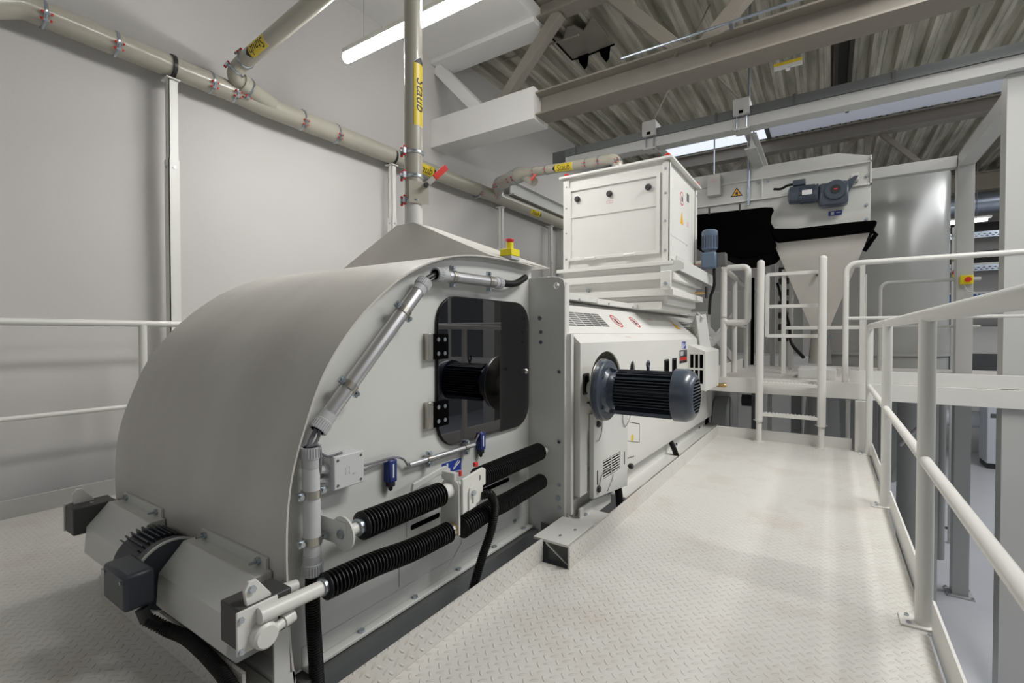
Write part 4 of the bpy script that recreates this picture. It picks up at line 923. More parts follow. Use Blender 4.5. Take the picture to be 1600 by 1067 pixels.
# upright gear motor beside hopper
gm = thing('gear_motor', 'small upright blue gear motor beside the hopper in front of black lining', 'motor', (-0.95, 4.75, 1.8))
gx, gy = -0.93, 4.72
MB().lathe((gx, gy, 1.83), (gx, gy, 2.02), [(0, 0.055), (0.05, 0.066), (0.7, 0.066), (0.75, 0.07), (0.93, 0.068), (1, 0.05)], 28).build('motor_can', 'gear_blue', gm)
g_ = MB()
for k in range(16):
    a = 2*PI*k/16; g_.box(gx+0.07*math.cos(a)-0.003, gx+0.07*math.cos(a)+0.003, gy+0.07*math.sin(a)-0.003, gy+0.07*math.sin(a)+0.003, 1.85, 1.96)
g_.build('cooling_fins', 'motor_blue', gm)
MB().box(gx-0.065, gx+0.065, gy-0.06, gy+0.06, 1.66, 1.81).build('gearbox', 'gear_blue', gm, 0.015)
MB().cyl((gx, gy, 1.80), (gx, gy, 1.84), 0.05, n=24).build('coupling', 'motor_blue', gm)
MB().cyl((gx-0.12, gy, 1.72), (gx-0.06, gy, 1.72), 0.03, n=16).build('drive_shaft', 'steel', gm)
MB().box(gx+0.05, gx+0.14, gy-0.02, gy+0.08, 1.68, 1.80).build('terminal_box', 'dark_grey', gm, 0.006)
tag(MB().tube(spline([(gx+0.04, gy, 1.66), (gx+0.04, gy, 1.5), (gx+0.01, gy, 1.40), (gx-0.02, gy+0.1, 1.25)], 8), 0.014, 10).build('motor_cable', 'black_rubber'), 'black cable hanging down from the small upright gear motor', 'cable')

# ================================================================== REAR CONVEYOR HOUSING
rh = thing('conveyor_housing', 'high grey conveyor housing with blue gear motor at the back', 'machine housing', (-0.4, 6.7, 2.5))
hy = 6.2
tp_ = [(-1.6, 2.42), (-1.6, 2.99), (-0.60, 2.985), (0.06, 2.985), (0.345, 2.90), (0.345, 2.20), (-0.50, 2.20), (-0.62, 2.42)]
MB().prism(tp_, 1, hy, hy+0.95).build('housing_body', 'machine_paint', rh, 0.003)
m_ = MB().box(-1.6, 0.35, hy-0.03, hy, 2.83, 2.845).box(-1.6, 0.35, hy-0.03, hy, 2.60, 2.615).box(-0.66, -0.65, hy-0.03, hy, 2.615, 2.83).box(0.335, 0.35, hy-0.03, hy, 2.6, 2.90)
m_.build('stiffener', 'white_paint', rh, 0.001)
b_ = MB()
for x, z in ((-0.70, 2.80), (-0.60, 2.80), (-0.80, 2.63), (-0.80, 2.58), (0.31, 2.40), (0.31, 2.25), (0.31, 2.70)): b_.hexa((x, hy, z), (0, -1, 0), 0.016, 0.02)
b_.build('bolt', 'zinc', rh)
cbx = MB().box(-1.24, -1.09, hy-0.09, hy, 2.71, 2.955).build('control_box', 'machine_paint', rh, 0.008)
MB().plate(rrect(-1.20, -1.13, 2.865, 2.90, 0.015, 4), [rrect(-1.192, -1.168, 2.873, 2.892, 0.007, 3), rrect(-1.162, -1.138, 2.873, 2.892, 0.007, 3)], 1, hy-0.0915, hy-0.09).build('red_print', 'sign_pink', cbx)
wt = MB().prism([(-0.99, 2.68), (-0.86, 2.68), (-0.925, 2.785)], 1, hy-0.003, hy-0.001).build('warning_triangle', 'label_black', rh)
MB().prism([(-0.972, 2.69), (-0.878, 2.69), (-0.925, 2.768)], 1, hy-0.005, hy-0.003).build('triangle_field', 'sign_orange', wt)
MB().prism([(-0.938, 2.70), (-0.912, 2.70), (-0.912, 2.73), (-0.938, 2.73)], 1, hy-0.007, hy-0.005).build('triangle_symbol', 'label_black', wt)
MB().box(-0.02, 0.10, hy-0.003, hy-0.001, 2.325, 2.375).build('blue_sticker', 'sign_blue', rh)
MB().box(0.0, 0.03, hy-0.005, hy-0.003, 2.335, 2.365).box(0.05, 0.09, hy-0.005, hy-0.003, 2.35, 2.36).build('sticker_symbol', 'sign_white', rh)
tag(MB().cyl((-0.795, hy-0.035, 2.55), (-0.795, hy-0.035, 4.9), 0.014, n=12).build('threaded_rod', 'duct_zinc'), 'long bluish hanger rod in front of the rear conveyor housing', 'rod')
# horizontal gear motor
g3 = thing('gear_motor', 'horizontal blue gear motor mounted on the high rear housing', 'motor', (-0.2, 6.05, 2.55))
MB().lathe((-0.39, hy-0.14, 2.565), (-0.11, hy-0.14, 2.555), [(0, 0.06), (0.06, 0.093), (0.35, 0.098), (0.38, 0.09), (0.9, 0.09), (0.95, 0.098), (1, 0.098)], 32).build('motor_can', 'motor_blue', g3)
g_ = MB()
for k in range(18):
    a = 2*PI*k/18; g_.beam((-0.28, hy-0.14+0.094*math.cos(a), 2.56+0.094*math.sin(a)), (-0.14, hy-0.14+0.094*math.cos(a), 2.555+0.094*math.sin(a)), 0.008, 0.008)
g_.build('cooling_fins', 'motor_blue', g3)
MB().box(-0.345, -0.225, hy-0.20, hy-0.08, 2.655, 2.715).build('terminal_box', 'motor_blue', g3, 0.01)
MB().box(-0.255, -0.165, hy-0.245, hy-0.242, 2.53, 2.58).build('rating_plate', 'sign_white', g3)
MB().box(-0.11, 0.15, hy-0.22, hy-0.03, 2.40, 2.635).build('gearbox', 'motor_blue', g3, 0.03)
MB().lathe((0.04, hy-0.225, 2.545), (0.04, hy-0.25, 2.545), [(0, 0.10), (0.7, 0.097), (1, 0.085)], 36).build('gear_cover', 'motor_blue', g3)
MB().cyl((0.04, hy-0.25, 2.545), (0.04, hy-0.256, 2.545), 0.045, n=28).build('hollow_shaft', 'black_plastic', g3)
MB().box(0.025, 0.055, hy-0.259, hy-0.257, 2.538, 2.552).build('red_key', 'sign_red', g3)
MB().prism([(0.10, 2.62), (0.20, 2.685), (0.235, 2.685), (0.15, 2.52)], 1, hy-0.13, hy-0.10).build('torque_arm', 'motor_blue', g3, 0.004)
MB().box(0.17, 0.24, hy-0.10, hy, 2.65, 2.72).build('arm_bracket', 'white_paint', g3, 0.004)
MB().tube(spline([(-0.345, hy-0.14, 2.685), (-0.40, hy-0.14, 2.68), (-0.46, hy-0.14, 2.655), (-0.53, hy-0.14, 2.665)], 6), 0.014, 8).build('supply_cable', 'black_rubber', g3)
# black lining / rubber collar
bl = thing('rubber_lining', 'large black rubber lining bulging below the high rear housing', 'rubber collar', (-0.9, 6.1, 2.2))
P = [(-1.45, 2.50), (-1.277, 2.50), (-0.62, 2.485), (-0.53, 2.47), (-0.56, 2.40), (-0.57, 2.24), (-0.50, 2.05), (-0.57, 1.96), (-0.70, 1.925), (-0.86, 1.92), (-1.08, 2.0), (-1.25, 2.12), (-1.45, 2.16)]
MB().prism(P, 1, hy-0.13, hy+0.8).build('lining_body', 'black_matt', bl, 0.02)
P = [(-0.57, 2.24), (-0.30, 2.21), (0.20, 2.215), (0.37, 2.21), (0.40, 2.19), (0.35, 2.11), (0.30, 2.10), (0.0, 2.09), (-0.50, 2.08)]
MB().prism(P, 1, hy-0.13, hy+0.95).build('lining_lip', 'black_matt', bl, 0.02)
MB().tube([(0.35, hy-0.10, 2.10), (0.385, hy-0.10, 2.07), (0.29, hy-0.10, 1.91)], 0.022, 10).build('loose_edge', 'black_matt', bl)
for x in (-1.2, -0.87): MB().box(x-0.008, x+0.008, hy-0.16, hy-0.135, 2.47, 2.55).build('strap', 'black_plastic', bl)
MB().box(-1.42, -1.34, hy-0.6, hy-0.14, 1.95, 2.6).build('lining_edge', 'black_matt', bl, 0.02)
# cone hopper under housing
cn = thing('discharge_cone', 'grey four-sided discharge cone narrowing to a steel pipe on the upper deck', 'hopper', (-0.1, 6.5, 1.5))
yc = 6.6
q = [(-0.54, hy-0.05, 2.10), (0.335, hy-0.05, 2.10), (0.335, hy+0.85, 2.10), (-0.54, hy+0.85, 2.10), (-0.17, yc-0.09, 1.10), (-0.01, yc-0.09, 1.10), (-0.01, yc+0.06, 1.10), (-0.17, yc+0.06, 1.10)]
MB().add(q, [(3, 2, 1, 0), (4, 5, 6, 7), (0, 1, 5, 4), (1, 2, 6, 5), (2, 3, 7, 6), (3, 0, 4, 7)]).build('cone_shell', 'hood_skin', cn, 0.002)
MB().box(-0.13, -0.11, hy+0.02, hy+0.10, 1.70, 1.74).build('inspection_bolt', 'dark_grey', cn)
MB().cyl((-0.09, yc-0.02, 1.12), (-0.09, yc-0.02, 0.72), 0.085, 0.115, n=28).build('outlet_pipe', 'steel', cn)
MB().cyl((-0.09, yc-0.02, 1.02), (-0.09, yc-0.02, 1.04), 0.12, n=28).cyl((-0.09, yc-0.02, 1.12), (-0.09, yc-0.02, 1.14), 0.12, n=28).build('clamp_ring', 'zinc', cn)
tag(MB().tube(spline([(-0.55, 6.9, 1.7), (-0.42, 6.8, 1.2), (-0.38, 6.7, 0.95), (-0.25, 6.6, 0.78)], 10), 0.02, 10).build('hanging_cable', 'black_rubber'), 'thick black cable curving beside the discharge cone', 'cable')

# ================================================================== UPPER DECK
ZD = 0.60; DY = 5.40
ud = thing('upper_deck', 'raised grating deck with white fascia behind the ladder', 'platform', (0.6, 6.5, 0.5))
MB().box(-1.25, 2.6, DY+0.02, 8.3, ZD-0.03, ZD).build('grating_floor', 'grating', ud)
MB().box(-1.20, 2.6, DY, DY+0.02, ZD-0.14, ZD+0.01).build('fascia_beam', 'white_paint', ud, 0.002)
MB().box(0.16, 2.6, DY+0.02, DY+0.03, ZD+0.014, ZD+0.125).build('toe_board', 'white_paint', ud, 0.002)
MB().box(-1.0, -0.99, DY+0.1, 7.6, ZD, ZD+0.12).build('toe_board', 'rail_paint', ud, 0.002)
MB().box(-0.27, 0.06, 5.80, 6.3, ZD, ZD+0.10).build('foot_frame', 'machine_paint', ud, 0.004)
for y in (5.9, 6.8, 7.8): MB().box(-1.2, 2.6, y, y+0.08, ZD-0.14, ZD-0.03).build('cross_beam', 'frame_paint', ud)
# short pillar at walkway end
tag(MB().box(0.20, 0.30, 5.30, 5.395, 0.0, ZD-0.145).build('deck_pillar', 'white_paint', None, 0.003), 'short white square pillar between walkway end and upper deck', 'pillar')
tag(MB().cyl((0.155, 5.6, -0.3), (0.155, 5.6, 0.40), 0.018, n=12).cyl((0.155, 5.6, 0.40), (0.155, 5.6, 0.43), 0.02, n=12).build('thin_pipe', 'rail_paint'), 'thin upright pipe just left of the short pillar', 'pipe')
# ladder
la = thing('step_ladder', 'white tubular ladder from walkway up to the upper deck', 'ladder', (-0.31, 5.28, 0))
for x in (-0.572, -0.055):
    s = MB().tube([(x, 5.27, 0.0), (x, 5.29, 0.22)], 0.026, 16)
    s.build('lower_sleeve', 'rail_paint', la)
    MB().tube([(x, 5.28, 0.20), (x, 5.34, 1.76)], 0.035, 24).ball((x, 5.34, 1.76), 0.035, 24).build('stile', 'rail_paint', la)
    MB().cyl((x, 5.27, 0.0), (x, 5.27, 0.006), 0.05, n=20).build('foot_plate', 'rail_paint', la)
    MB().cyl((x-0.05, 5.27, 0.215), (x+0.05, 5.27, 0.215), 0.006, n=8).build('locking_pin', 'zinc', la)
for z, y in ((0.285, 5.285), (0.585, 5.30)):
    st = MB().box(-0.56, -0.07, y-0.02, y+0.06, z-0.03, z)
    for k in range(16): st.box(-0.55+k*0.031, -0.54+k*0.031, y-0.02, y+0.06, z, z+0.006)
    st.build('rung', 'rail_paint', la, 0.002)
# gate
gt = thing('safety_gate', 'white square-tube swing gate behind the ladder stiles', 'gate', (-0.3, 5.45, 0.6))
MB().beam((-0.525, 5.46, 1.03), (-0.525, 5.46, 1.66), 0.035, 0.035).build('hinge_stile', 'rail_paint', gt, 0.003)
for z in (1.655, 1.335, 1.04): MB().beam((-0.525, 5.46, z), (-0.06, 5.46, z), 0.031, 0.034).build('gate_rail', 'rail_paint', gt, 0.003)
MB().box(-0.57, -0.54, 5.33, 5.46, 1.48, 1.53).box(-0.57, -0.54, 5.33, 5.46, 1.14, 1.18).build('hinge', 'dark_grey', gt)
gf = thing('safety_barrier', 'square-tube guard frame around the discharge cone foot behind the gate', 'railing', (0.0, 6.3, 0.6))
for x, y in ((-0.44, 6.35), (0.29, 6.35), (0.36, 7.4), (-0.42, 7.2)): MB().beam((x, y, 0.6), (x, y, 1.80), 0.045, 0.045, (0, 1, 0)).build('post', 'rail_paint', gf, 0.003)
for z in (1.79, 1.13): MB().beam((-0.44, 6.35, z), (0.29, 6.35, z), 0.036, 0.038).build('cross_rail', 'rail_paint', gf, 0.003)
# loop rail left
lr = thing('loop_railing', 'rounded loop railing at the left end of the upper deck', 'railing', (-0.85, 5.45, 0.6))
LZ0, LZ1 = 1.18, 1.75
loop = fillet([(-0.84, 5.45, LZ0), (-0.93, 5.45, LZ0), (-0.93, 5.45, LZ1), (-0.70, 5.45, LZ1), (-0.70, 5.45, LZ0), (-0.84, 5.45, LZ0)], 0.05)
MB().tube(loop, 0.031, 16).build('loop_tube', 'rail_paint', lr)
MB().tube([(-0.93, 5.45, 0.6), (-0.93, 5.45, LZ0+0.06)], 0.031, 16).build('post', 'rail_paint', lr)
MB().tube([(-0.96, 6.35, 0.6), (-0.96, 6.35, 1.70)], 0.030, 16).build('post', 'rail_paint', lr)
MB().tube([(-0.96, 7.3, 0.6), (-0.96, 7.3, 1.70)], 0.030, 16).build('post', 'rail_paint', lr)
MB().tube([(-0.93, 5.45, LZ1), (-0.96, 7.3, 1.70)], 0.028, 16).build('side_rail', 'rail_paint', lr)
MB().tube([(-0.93, 5.45, LZ0), (-0.96, 7.3, 1.15)], 0.0155, 12).build('side_rail', 'rail_paint', lr)
# deck rail right front
dr_ = thing('guard_railing', 'tubular railing along the front of the upper deck with one curved end', 'railing', (1.2, 5.45, 0.6))
MB().tube(fillet([(0.125, 5.45, 0.6), (0.125, 5.45, 1.715), (2.7, 5.45, 1.715)], 0.09), 0.024, 20).build('top_rail', 'rail_paint', dr_)
MB().tube([(0.125, 5.45, 1.205), (2.7, 5.45, 1.205)], 0.015, 12).build('middle_rail', 'rail_paint', dr_)
MB().tube([(2.0, 5.45, 0.6), (2.0, 5.45, 1.71)], 0.024, 12).build('post', 'rail_paint', dr_)
db = thing('guard_railing', 'thinner railing at the back of the upper deck in front of the tank', 'railing', (1.2, 7.7, 0.6))
MB().tube(fillet([(0.53, 7.6, 0.6), (0.53, 7.6, 1.70), (1.45, 7.6, 1.70)], 0.09), 0.02, 12).build('top_rail', 'frame_paint', db)
MB().tube([(0.53, 7.6, 1.15), (1.45, 7.6, 1.15)], 0.014, 12).build('middle_rail', 'frame_paint', db)
MB().tube([(1.75, 7.7, 0.6), (1.75, 7.7, 1.60)], 0.035, 14).build('post', 'frame_paint', db)
MB().tube([(1.75, 7.7, 1.58), (2.9, 9.2, 2.0)], 0.03, 12).tube([(1.75, 7.7, 1.1), (2.9, 9.2, 1.5)], 0.015, 12).build('sloping_rail', 'frame_paint', db)
MB().box(1.75, 2.6, 7.69, 7.7, 0.6, 0.72).build('toe_board', 'frame_paint', db)
tag(MB().cyl((-1.15, 5.33, 0.53), (-0.98, 5.33, 0.53), 0.014, n=12).cyl((-0.98, 5.33, 0.53), (-0.90, 5.33, 0.53), 0.018, n=12).build('air_hose', 'black_rubber'), 'short black air hose end with brass coupling at the deck edge', 'hose').name = 'air_hose'
tag(MB().lathe((-0.97, 5.33, 0.53), (-0.88, 5.33, 0.53), [(0, 0.016), (0.3, 0.022), (0.5, 0.018), (0.8, 0.022), (1, 0.014)], 14).build('hose_coupling', 'brass'), 'brass coupling on the black hose end at the deck edge', 'coupling')

# ================================================================== STEEL FRAME: posts and beams
def hpost(name, x0, x1, y0, y1, z0, z1, label, foot=True):
    t = thing(name, label, 'column', ((x0+x1)/2, (y0+y1)/2, z0))
    xm = (x0+x1)/2
    # H section: flanges facing camera (-Y) and back, web between
    MB().box(x0, x1, y0, y0+0.012, z0, z1).box(x0, x1, y1-0.012, y1, z0, z1).box(x0, x0+0.012, y0+0.012, y1-0.012, z0, z1).box(x1-0.012, x1, y0+0.012, y1-0.012, z0, z1).build('column_shaft', 'frame_paint', t, 0.002)
    if foot:
        f = MB().box(x0-0.05, x1+0.05, y0-0.05, y1+0.05, z0, z0+0.015).build('base_plate', 'frame_paint', t, 0.002)
        b = MB()
        for xx in (x0-0.03, x1+0.03):
            for yy in (y0-0.03, y1+0.03): b.hexa((xx, yy, z0+0.015), (0, 0, 1), 0.014, 0.012)
        b.build('anchor_bolt', 'zinc', f)
    return t
hpost('steel_column', 1.175, 1.37, 5.44, 5.60, ZF, 3.143, 'tall white steel column at the right edge of the picture')
hpost('steel_column', 1.225, 1.37, 7.50, 7.65, ZF, 3.12, 'white steel column farther back carrying the yellow emergency switch')
hpost('steel_column', 0.86, 0.93, 6.4, 6.5, ZF, ZD-0.14, 'narrow grey column under the upper deck beside the pipe leg')
mb_ = thing('frame_beam', 'long white steel beam spanning overhead with grey channel on top', 'beam', (-0.7, 5.42, 3.1))
MB().box(-2.75, 1.37, 5.36, 5.372, 3.145, 3.25).box(-2.75, 1.37, 5.372, 5.52, 3.145, 3.157).box(-2.75, 1.37, 5.372, 5.52, 3.238, 3.25).build('beam_section', 'frame_paint', mb_, 0.002)
chn = MB().box(-2.75, 3.0, 5.35, 5.50, 3.251, 3.26).box(-2.75, 3.0, 5.345, 5.351, 3.251, 3.34).build('cable_channel', 'channel_grey', mb_)
for x in (-2.6, -1.65, -1.0, -0.3, 0.45): MB().box(x-0.012, x+0.012, 5.338, 5.345, 3.255, 3.352).build('channel_joint', 'dark_grey', mb_)
for i, (x, lb) in enumerate(((-1.69, 'grey hanger box with U-bolts on the white overhead beam nearer the hopper'), (-0.757, 'grey hanger box with U-bolts on the white overhead beam above the rear housing'))):
    t = thing('hanger_box', lb, 'bracket', (x, 5.42, 3.2))
    MB().box(x-0.075, x+0.075, 5.30, 5.50, 3.262, 3.42).build('box_section', 'frame_paint', t, 0.003)
    MB().tube([(x-0.045, 5.345, 3.262), (x-0.045, 5.345, 3.11)], 0.007, 8).tube([(x+0.045, 5.345, 3.262), (x+0.045, 5.345, 3.11)], 0.007, 8).build('u_bolt', 'duct_zinc', t)
    MB().box(x-0.02, x+0.02, 5.297, 5.30, 3.27, 3.30).build('box_opening', 'black_matt', t)
    MB().box(x-0.07, x+0.07, 5.32, 5.5, 3.118, 3.138).build('clamp_plate', 'frame_paint', t)
tag(MB().box(1.23, 1.37, 5.61, 7.50, 3.0, 3.14).build('frame_beam', 'frame_paint', None, 0.003), 'short white beam joining the two tall right columns', 'beam')
tag(MB().box(-2.6, 1.22, 7.52, 7.64, 3.0, 3.13).build('frame_beam', 'frame_paint', None, 0.003), 'rear white beam running left from the back column above the tank', 'beam')
tag(i_beam(MB(), (-0.70, 5.54, 3.06), (-0.70, 7.5, 3.06), 0.11, 0.16, 0.012, 0.008).build('frame_beam', 'frame_paint'), 'grey cross beam leading back from the hanger box above the housing', 'beam')
# control switch on post 2
sw = thing('emergency_stop', 'yellow box with red button on the back white column', 'emergency stop', (1.30, 7.46, 1.75))
MB().box(1.25, 1.36, 7.43, 7.50, 1.63, 1.73).build('yellow_box', 'yellow_plastic', sw, 0.008)
MB().cyl((1.31, 7.43, 1.68), (1.31, 7.395, 1.68), 0.028, n=20).build('push_button', 'red_plastic', sw)
MB().tube(spline([(1.28, 7.45, 1.63), (1.31, 7.45, 1.55), (1.37, 7.45, 1.53), (1.40, 7.47, 1.50)], 6), 0.006, 8).build('supply_cable', 'grey_plastic', sw)

# ================================================================== TANK AND BACKGROUND
tk = thing('storage_tank', 'large round pale grey tank behind the upper deck', 'tank', (0.66, 9.0, 0))
tx, ty, tR = 0.645, 9.0, 0.745
MB().lathe((tx, ty, 0.2), (tx, ty, 3.32), [(0, tR), (0.985, tR), (0.997, tR-0.012), (1, tR-0.04)], 72).build('tank_shell', 'tank_paint', tk, smooth=40)
MB().lathe((tx, ty, 0.76), (tx, ty, 0.80), [(0, tR+0.03), (1, tR+0.03)], 72).build('flange_ring', 'tank_paint', tk)
MB().lathe((tx, ty, -1.1), (tx, ty, 0.2), [(0, 0.2), (1, tR)], 72).build('bottom_cone', 'tank_paint', tk)
for a in (30, 150, 210, 330):
    x = tx+tR*0.97*math.cos(math.radians(a)); y = ty+tR*0.97*math.sin(math.radians(a)); MB().cyl((x, y, ZF), (x, y, 0.3), 0.06, n=20).build('leg', 'tank_paint', tk)
pl_ = thing('round_column', 'thick round grey support leg standing on the hall floor under the deck', 'column', (0.93, 7.9, ZF))
MB().cyl((0.86, 7.6, ZF), (0.86, 7.6, 0.42), 0.15, n=32).build('leg_tube', 'frame_paint', pl_)
MB().cyl((0.86, 7.6, ZF), (0.86, 7.6, ZF+0.02), 0.19, n=32).build('base_flange', 'frame_paint', pl_)
tag(MB().tube([(0.70, 7.2, -0.25), (0.95, 7.2, 0.1), (1.02, 7.2, 0.12)], 0.02, 10).build('brace_bracket', 'frame_paint'), 'small bent brace beside the round leg under the deck', 'bracket')
# equipment beneath the deck
uc = thing('dust_collector', 'dark grey cone vessel under the upper deck behind the ladder', 'vessel', (-0.2, 7.0, 0))
MB().lathe((-0.06, 6.6, -0.9), (-0.06, 6.6, 0.40), [(0, 0.22), (0.3, 0.20), (0.95, 0.16), (1, 0.16)], 36).build('pipe_body', 'tank_paint', uc)
MB().cyl((-0.06, 6.6, 0.36), (-0.06, 6.6, 0.385), 0.18, n=32).build('clamp_ring', 'zinc', uc)
MB().box(-0.26, -0.22, 6.58, 6.64, 0.35, 0.40).build('clamp_knob', 'red_plastic', uc)
tag(MB().box(0.02, 0.48, 7.0, 7.5, ZF, 0.40).build('machine_cabinet', 'tank_paint', None, 0.01), 'plain grey machine casing under the deck behind the short pillar', 'machine housing')
tag(MB().box(-0.42, -0.30, 7.4, 7.8, ZF, 0.42).build('steel_column', 'tank_paint', None, 0.004), 'pale flat column under the deck left of the clamped pipe', 'column')
tag(MB().box(-0.80, -0.745, 6.6, 6.66, ZF, 0.45).build('steel_column', 'dark_grey', None, 0.002), 'dark slim post under the deck behind the left ladder stile', 'column')
tag(MB().box(-0.70, -0.65, 7.4, 7.45, ZF, 0.45).build('steel_column', 'rail_paint', None, 0.002), 'thin white post under the deck between the ladder stiles', 'column')
tag(MB().box(-1.20, -1.0, 6.3, 6.34, -0.5, 0.44).box(-1.2, -1.16, 5.7, 6.3, 0.0, 0.44).build('bolted_bracket', 'frame_paint'), 'pale bolted bracket plate under the left end of the deck', 'bracket')
tag(MB().cyl((-1.15, 6.3, 0.02), (-1.0, 6.3, 0.02), 0.28, n=32).build('guard_disc', 'tank_paint'), 'grey-green curved guard low behind the walkway end', 'machine guard')
gm2 = thing('pump_motor', 'small dark pump motor under the upper deck left of the ladder', 'motor', (-0.83, 6.6, 0.1))
MB().cyl((-0.92, 6.7, 0.22), (-0.72, 6.7, 0.22), 0.075, n=20).build('motor_can', 'black_plastic', gm2)
MB().tube(spline([(-0.8, 6.68, 0.16), (-0.78, 6.66, 0.0), (-0.70, 6.6, -0.1), (-0.72, 6.6, -0.4)], 8), 0.012, 8).build('supply_cable', 'black_rubber', gm2)
tag(MB().box(-1.6, -0.2, 11.0, 11.3, -1.2, 0.2).build('rear_machine', 'frame_paint', None, 0.02), 'pale machine block in the distance under the upper deck', 'machine housing')
tag(MB().box(-2.4, 0.0, 14.0, 14.5, -0.4, 0.5).build('rear_rack', 'machine_paint', None, 0.02), 'long pale rack far behind the ladder', 'rack')
# clutter behind the railing: vertical profiles between hopper and cone
vb = thing('bucket_conveyor', 'upright dark conveyor shaft with black rollers behind the loop railing', 'conveyor', (-0.9, 8.0, 0.6))
MB().box(-1.06, -0.98, 7.9, 8.0, 0.4, 2.0).box(-0.72, -0.66, 7.9, 8.0, 0.4, 2.2).build('side_rails', 'frame_paint', vb)
MB().box(-0.98, -0.94, 7.95, 8.0, 0.5, 1.9).build('drive_belt', 'black_matt', vb)
g_ = MB()
for k in range(7): g_.cyl((-0.60, 7.7, 1.0+k*0.16), (-0.42, 7.7, 1.0+k*0.16), 0.045, n=14)
g_.build('roller', 'black_plastic', vb)
MB().box(-0.60, -0.42, 7.8, 7.84, 0.6, 2.1).build('back_plate', 'frame_paint', vb)
tag(MB().box(-1.75, -1.30, 6.6, 6.7, ZF, 1.35).box(-1.9, -1.7, 6.2, 6.7, ZF, 1.6).build('support_stand', 'machine_paint', None, 0.01), 'pale support stand between the hopper and the loop railing', 'stand')
tag(MB().beam((-1.25, 5.9, 1.2), (-1.0, 6.7, 0.7), 0.03, 0.1).beam((-1.3, 5.8, 0.7), (-1.0, 6.6, 1.3), 0.03, 0.08).build('cross_brace', 'frame_paint'), 'pale crossed braces behind the loop railing', 'brace')
tag(MB().box(-4.3, -0.4, 10.2, 10.3, 0.7, 1.9).build('partition_wall_sheet', 'tank_paint', None, 0.01), 'long grey-green panel behind the discharge cone', 'panel')
dc_ = thing('round_duct', 'short round grey duct hung in a white cradle above the rear housing', 'duct', (-1.5, 9.5, 3.4))
MB().cyl((-1.48, 9.5, 2.9), (-1.48, 9.5, 3.86), 0.23, n=32).cyl((-1.48, 9.5, 3.4), (-1.48, 9.5, 3.43), 0.24, n=32).build('duct_shell', 'frame_paint', dc_)
MB().box(-1.88, -1.08, 9.3, 9.7, 3.88, 3.93).beam((-1.84, 9.22, 3.88), (-1.70, 9.22, 3.3), 0.1, 0.1).beam((-1.16, 9.22, 3.88), (-1.02, 9.22, 3.3), 0.1, 0.1).build('duct_cradle', 'machine_paint', dc_)
for x in (-1.8, -1.15): MB().cyl((x, 9.5, 3.93), (x, 9.5, 4.93), 0.012, n=8).build('hanger_rod', 'duct_zinc', dc_)

# hall details at right
ac = thing('compressor_cabinet', 'pale blue-grey compressor cabinet standing on the hall floor', 'cabinet', (3.35, 15.2, ZF))
cbb = MB().box(3.0, 4.1, 15.0, 15.7, ZF+0.12, ZF+1.72).build('cabinet_body', 'cabinet_grey', ac, 0.02)
MB().box(3.02, 4.08, 15.03, 15.68, ZF, ZF+0.12).build('plinth', 'black_plastic', ac)
MB().cyl((3.24, 15.0, -0.52), (3.24, 14.98, -0.52), 0.07, n=20).build('round_badge', 'black_plastic', cbb)
MB().box(3.06, 3.15, 14.985, 15.0, -0.83, -0.74).build('logo_block', 'dark_grey', cbb)
text_mesh('KKY', 0.15, lambda a, b: Vector((3.31+a, 14.985, -0.79+b))).build('logo_text', 'dark_grey', cbb)
MB().box(3.55, 3.95, 14.98, 15.0, -1.3, -0.35).build('dark_panel', 'black_plastic', cbb)
hpd = thing('air_duct', 'large round galvanised duct high on the far right wall', 'duct', (3.0, 15.0, 4.0))
MB().cyl((0.5, 14.9, 4.02), (6.5, 14.9, 4.02), 0.24, n=32).build('duct_run', 'duct_zinc', hpd)
g_ = MB()
for k in range(12): g_.cyl((0.6+k*0.5, 14.9, 4.02), (0.63+k*0.5, 14.9, 4.02), 0.25, n=32)
g_.build('duct_joint', 'steel', hpd)
tag(MB().cyl((0.5, 15.8, -1.0), (6.5, 15.8, -1.0), 0.2, n=32).build('floor_pipe', 'cabinet_grey'), 'thick pale pipe running along the far wall near the floor', 'pipe')
tag(MB().box(0.5, 7.0, 16.95, 17.0, ZF, ZF+0.9).build('wall_panel', 'white_paint'), 'white low panel band along the far hall wall', 'panel')
tl2 = thing('tube_lamp', 'distant lit tube lamp between the two right columns', 'lamp', (2.5, 13.5, 3.3))
MB().box(1.2, 2.72, 13.45, 13.55, 3.42, 3.46).build('lamp_body', 'white_paint', tl2)
MB().box(1.2, 2.66, 13.46, 13.54, 3.36, 3.42).build('diffuser', 'tube_far', tl2)
for x in (1.4, 2.5): MB().tube([(x, 13.5, 3.46), (x, 13.5, 4.9)], 0.006, 6).build('suspension_wire', 'cable_grey', tl2)
for i, (z, lb) in enumerate(((3.18, 'upper perforated cable tray on the distant right wall'), (2.45, 'lower perforated cable tray on the distant right wall'))):
    t = thing('cable_tray', lb, 'cable tray', (3, 14.5, z), 'cable trays across the far right')
    MB().box(0.8, 6.5, 14.5, 14.52, z, z+0.13).build('tray_side', 'duct_zinc', t)
    g_ = MB()
    for k in range(60):
        for r in range(2): g_.prism([(0.85+k*0.09+r*0.045, z+0.035+r*0.04), (0.88+k*0.09+r*0.045, z+0.05+r*0.04), (0.91+k*0.09+r*0.045, z+0.035+r*0.04), (0.88+k*0.09+r*0.045, z+0.02+r*0.04)], 1, 14.495, 14.5)
    g_.build('perforation', 'dark_grey', t)
tag(MB().box(0.8, 6.5, 16.0, 16.2, 3.55, 3.75).build('roof_purlin', 'dark_panel'), 'dark horizontal beam behind the distant lamp', 'beam')
tag(MB().box(0.8, 6.5, 16.2, 16.3, 2.75, 3.1).build('roof_purlin', 'dark_panel'), 'lower dark horizontal beam on the far wall', 'beam')
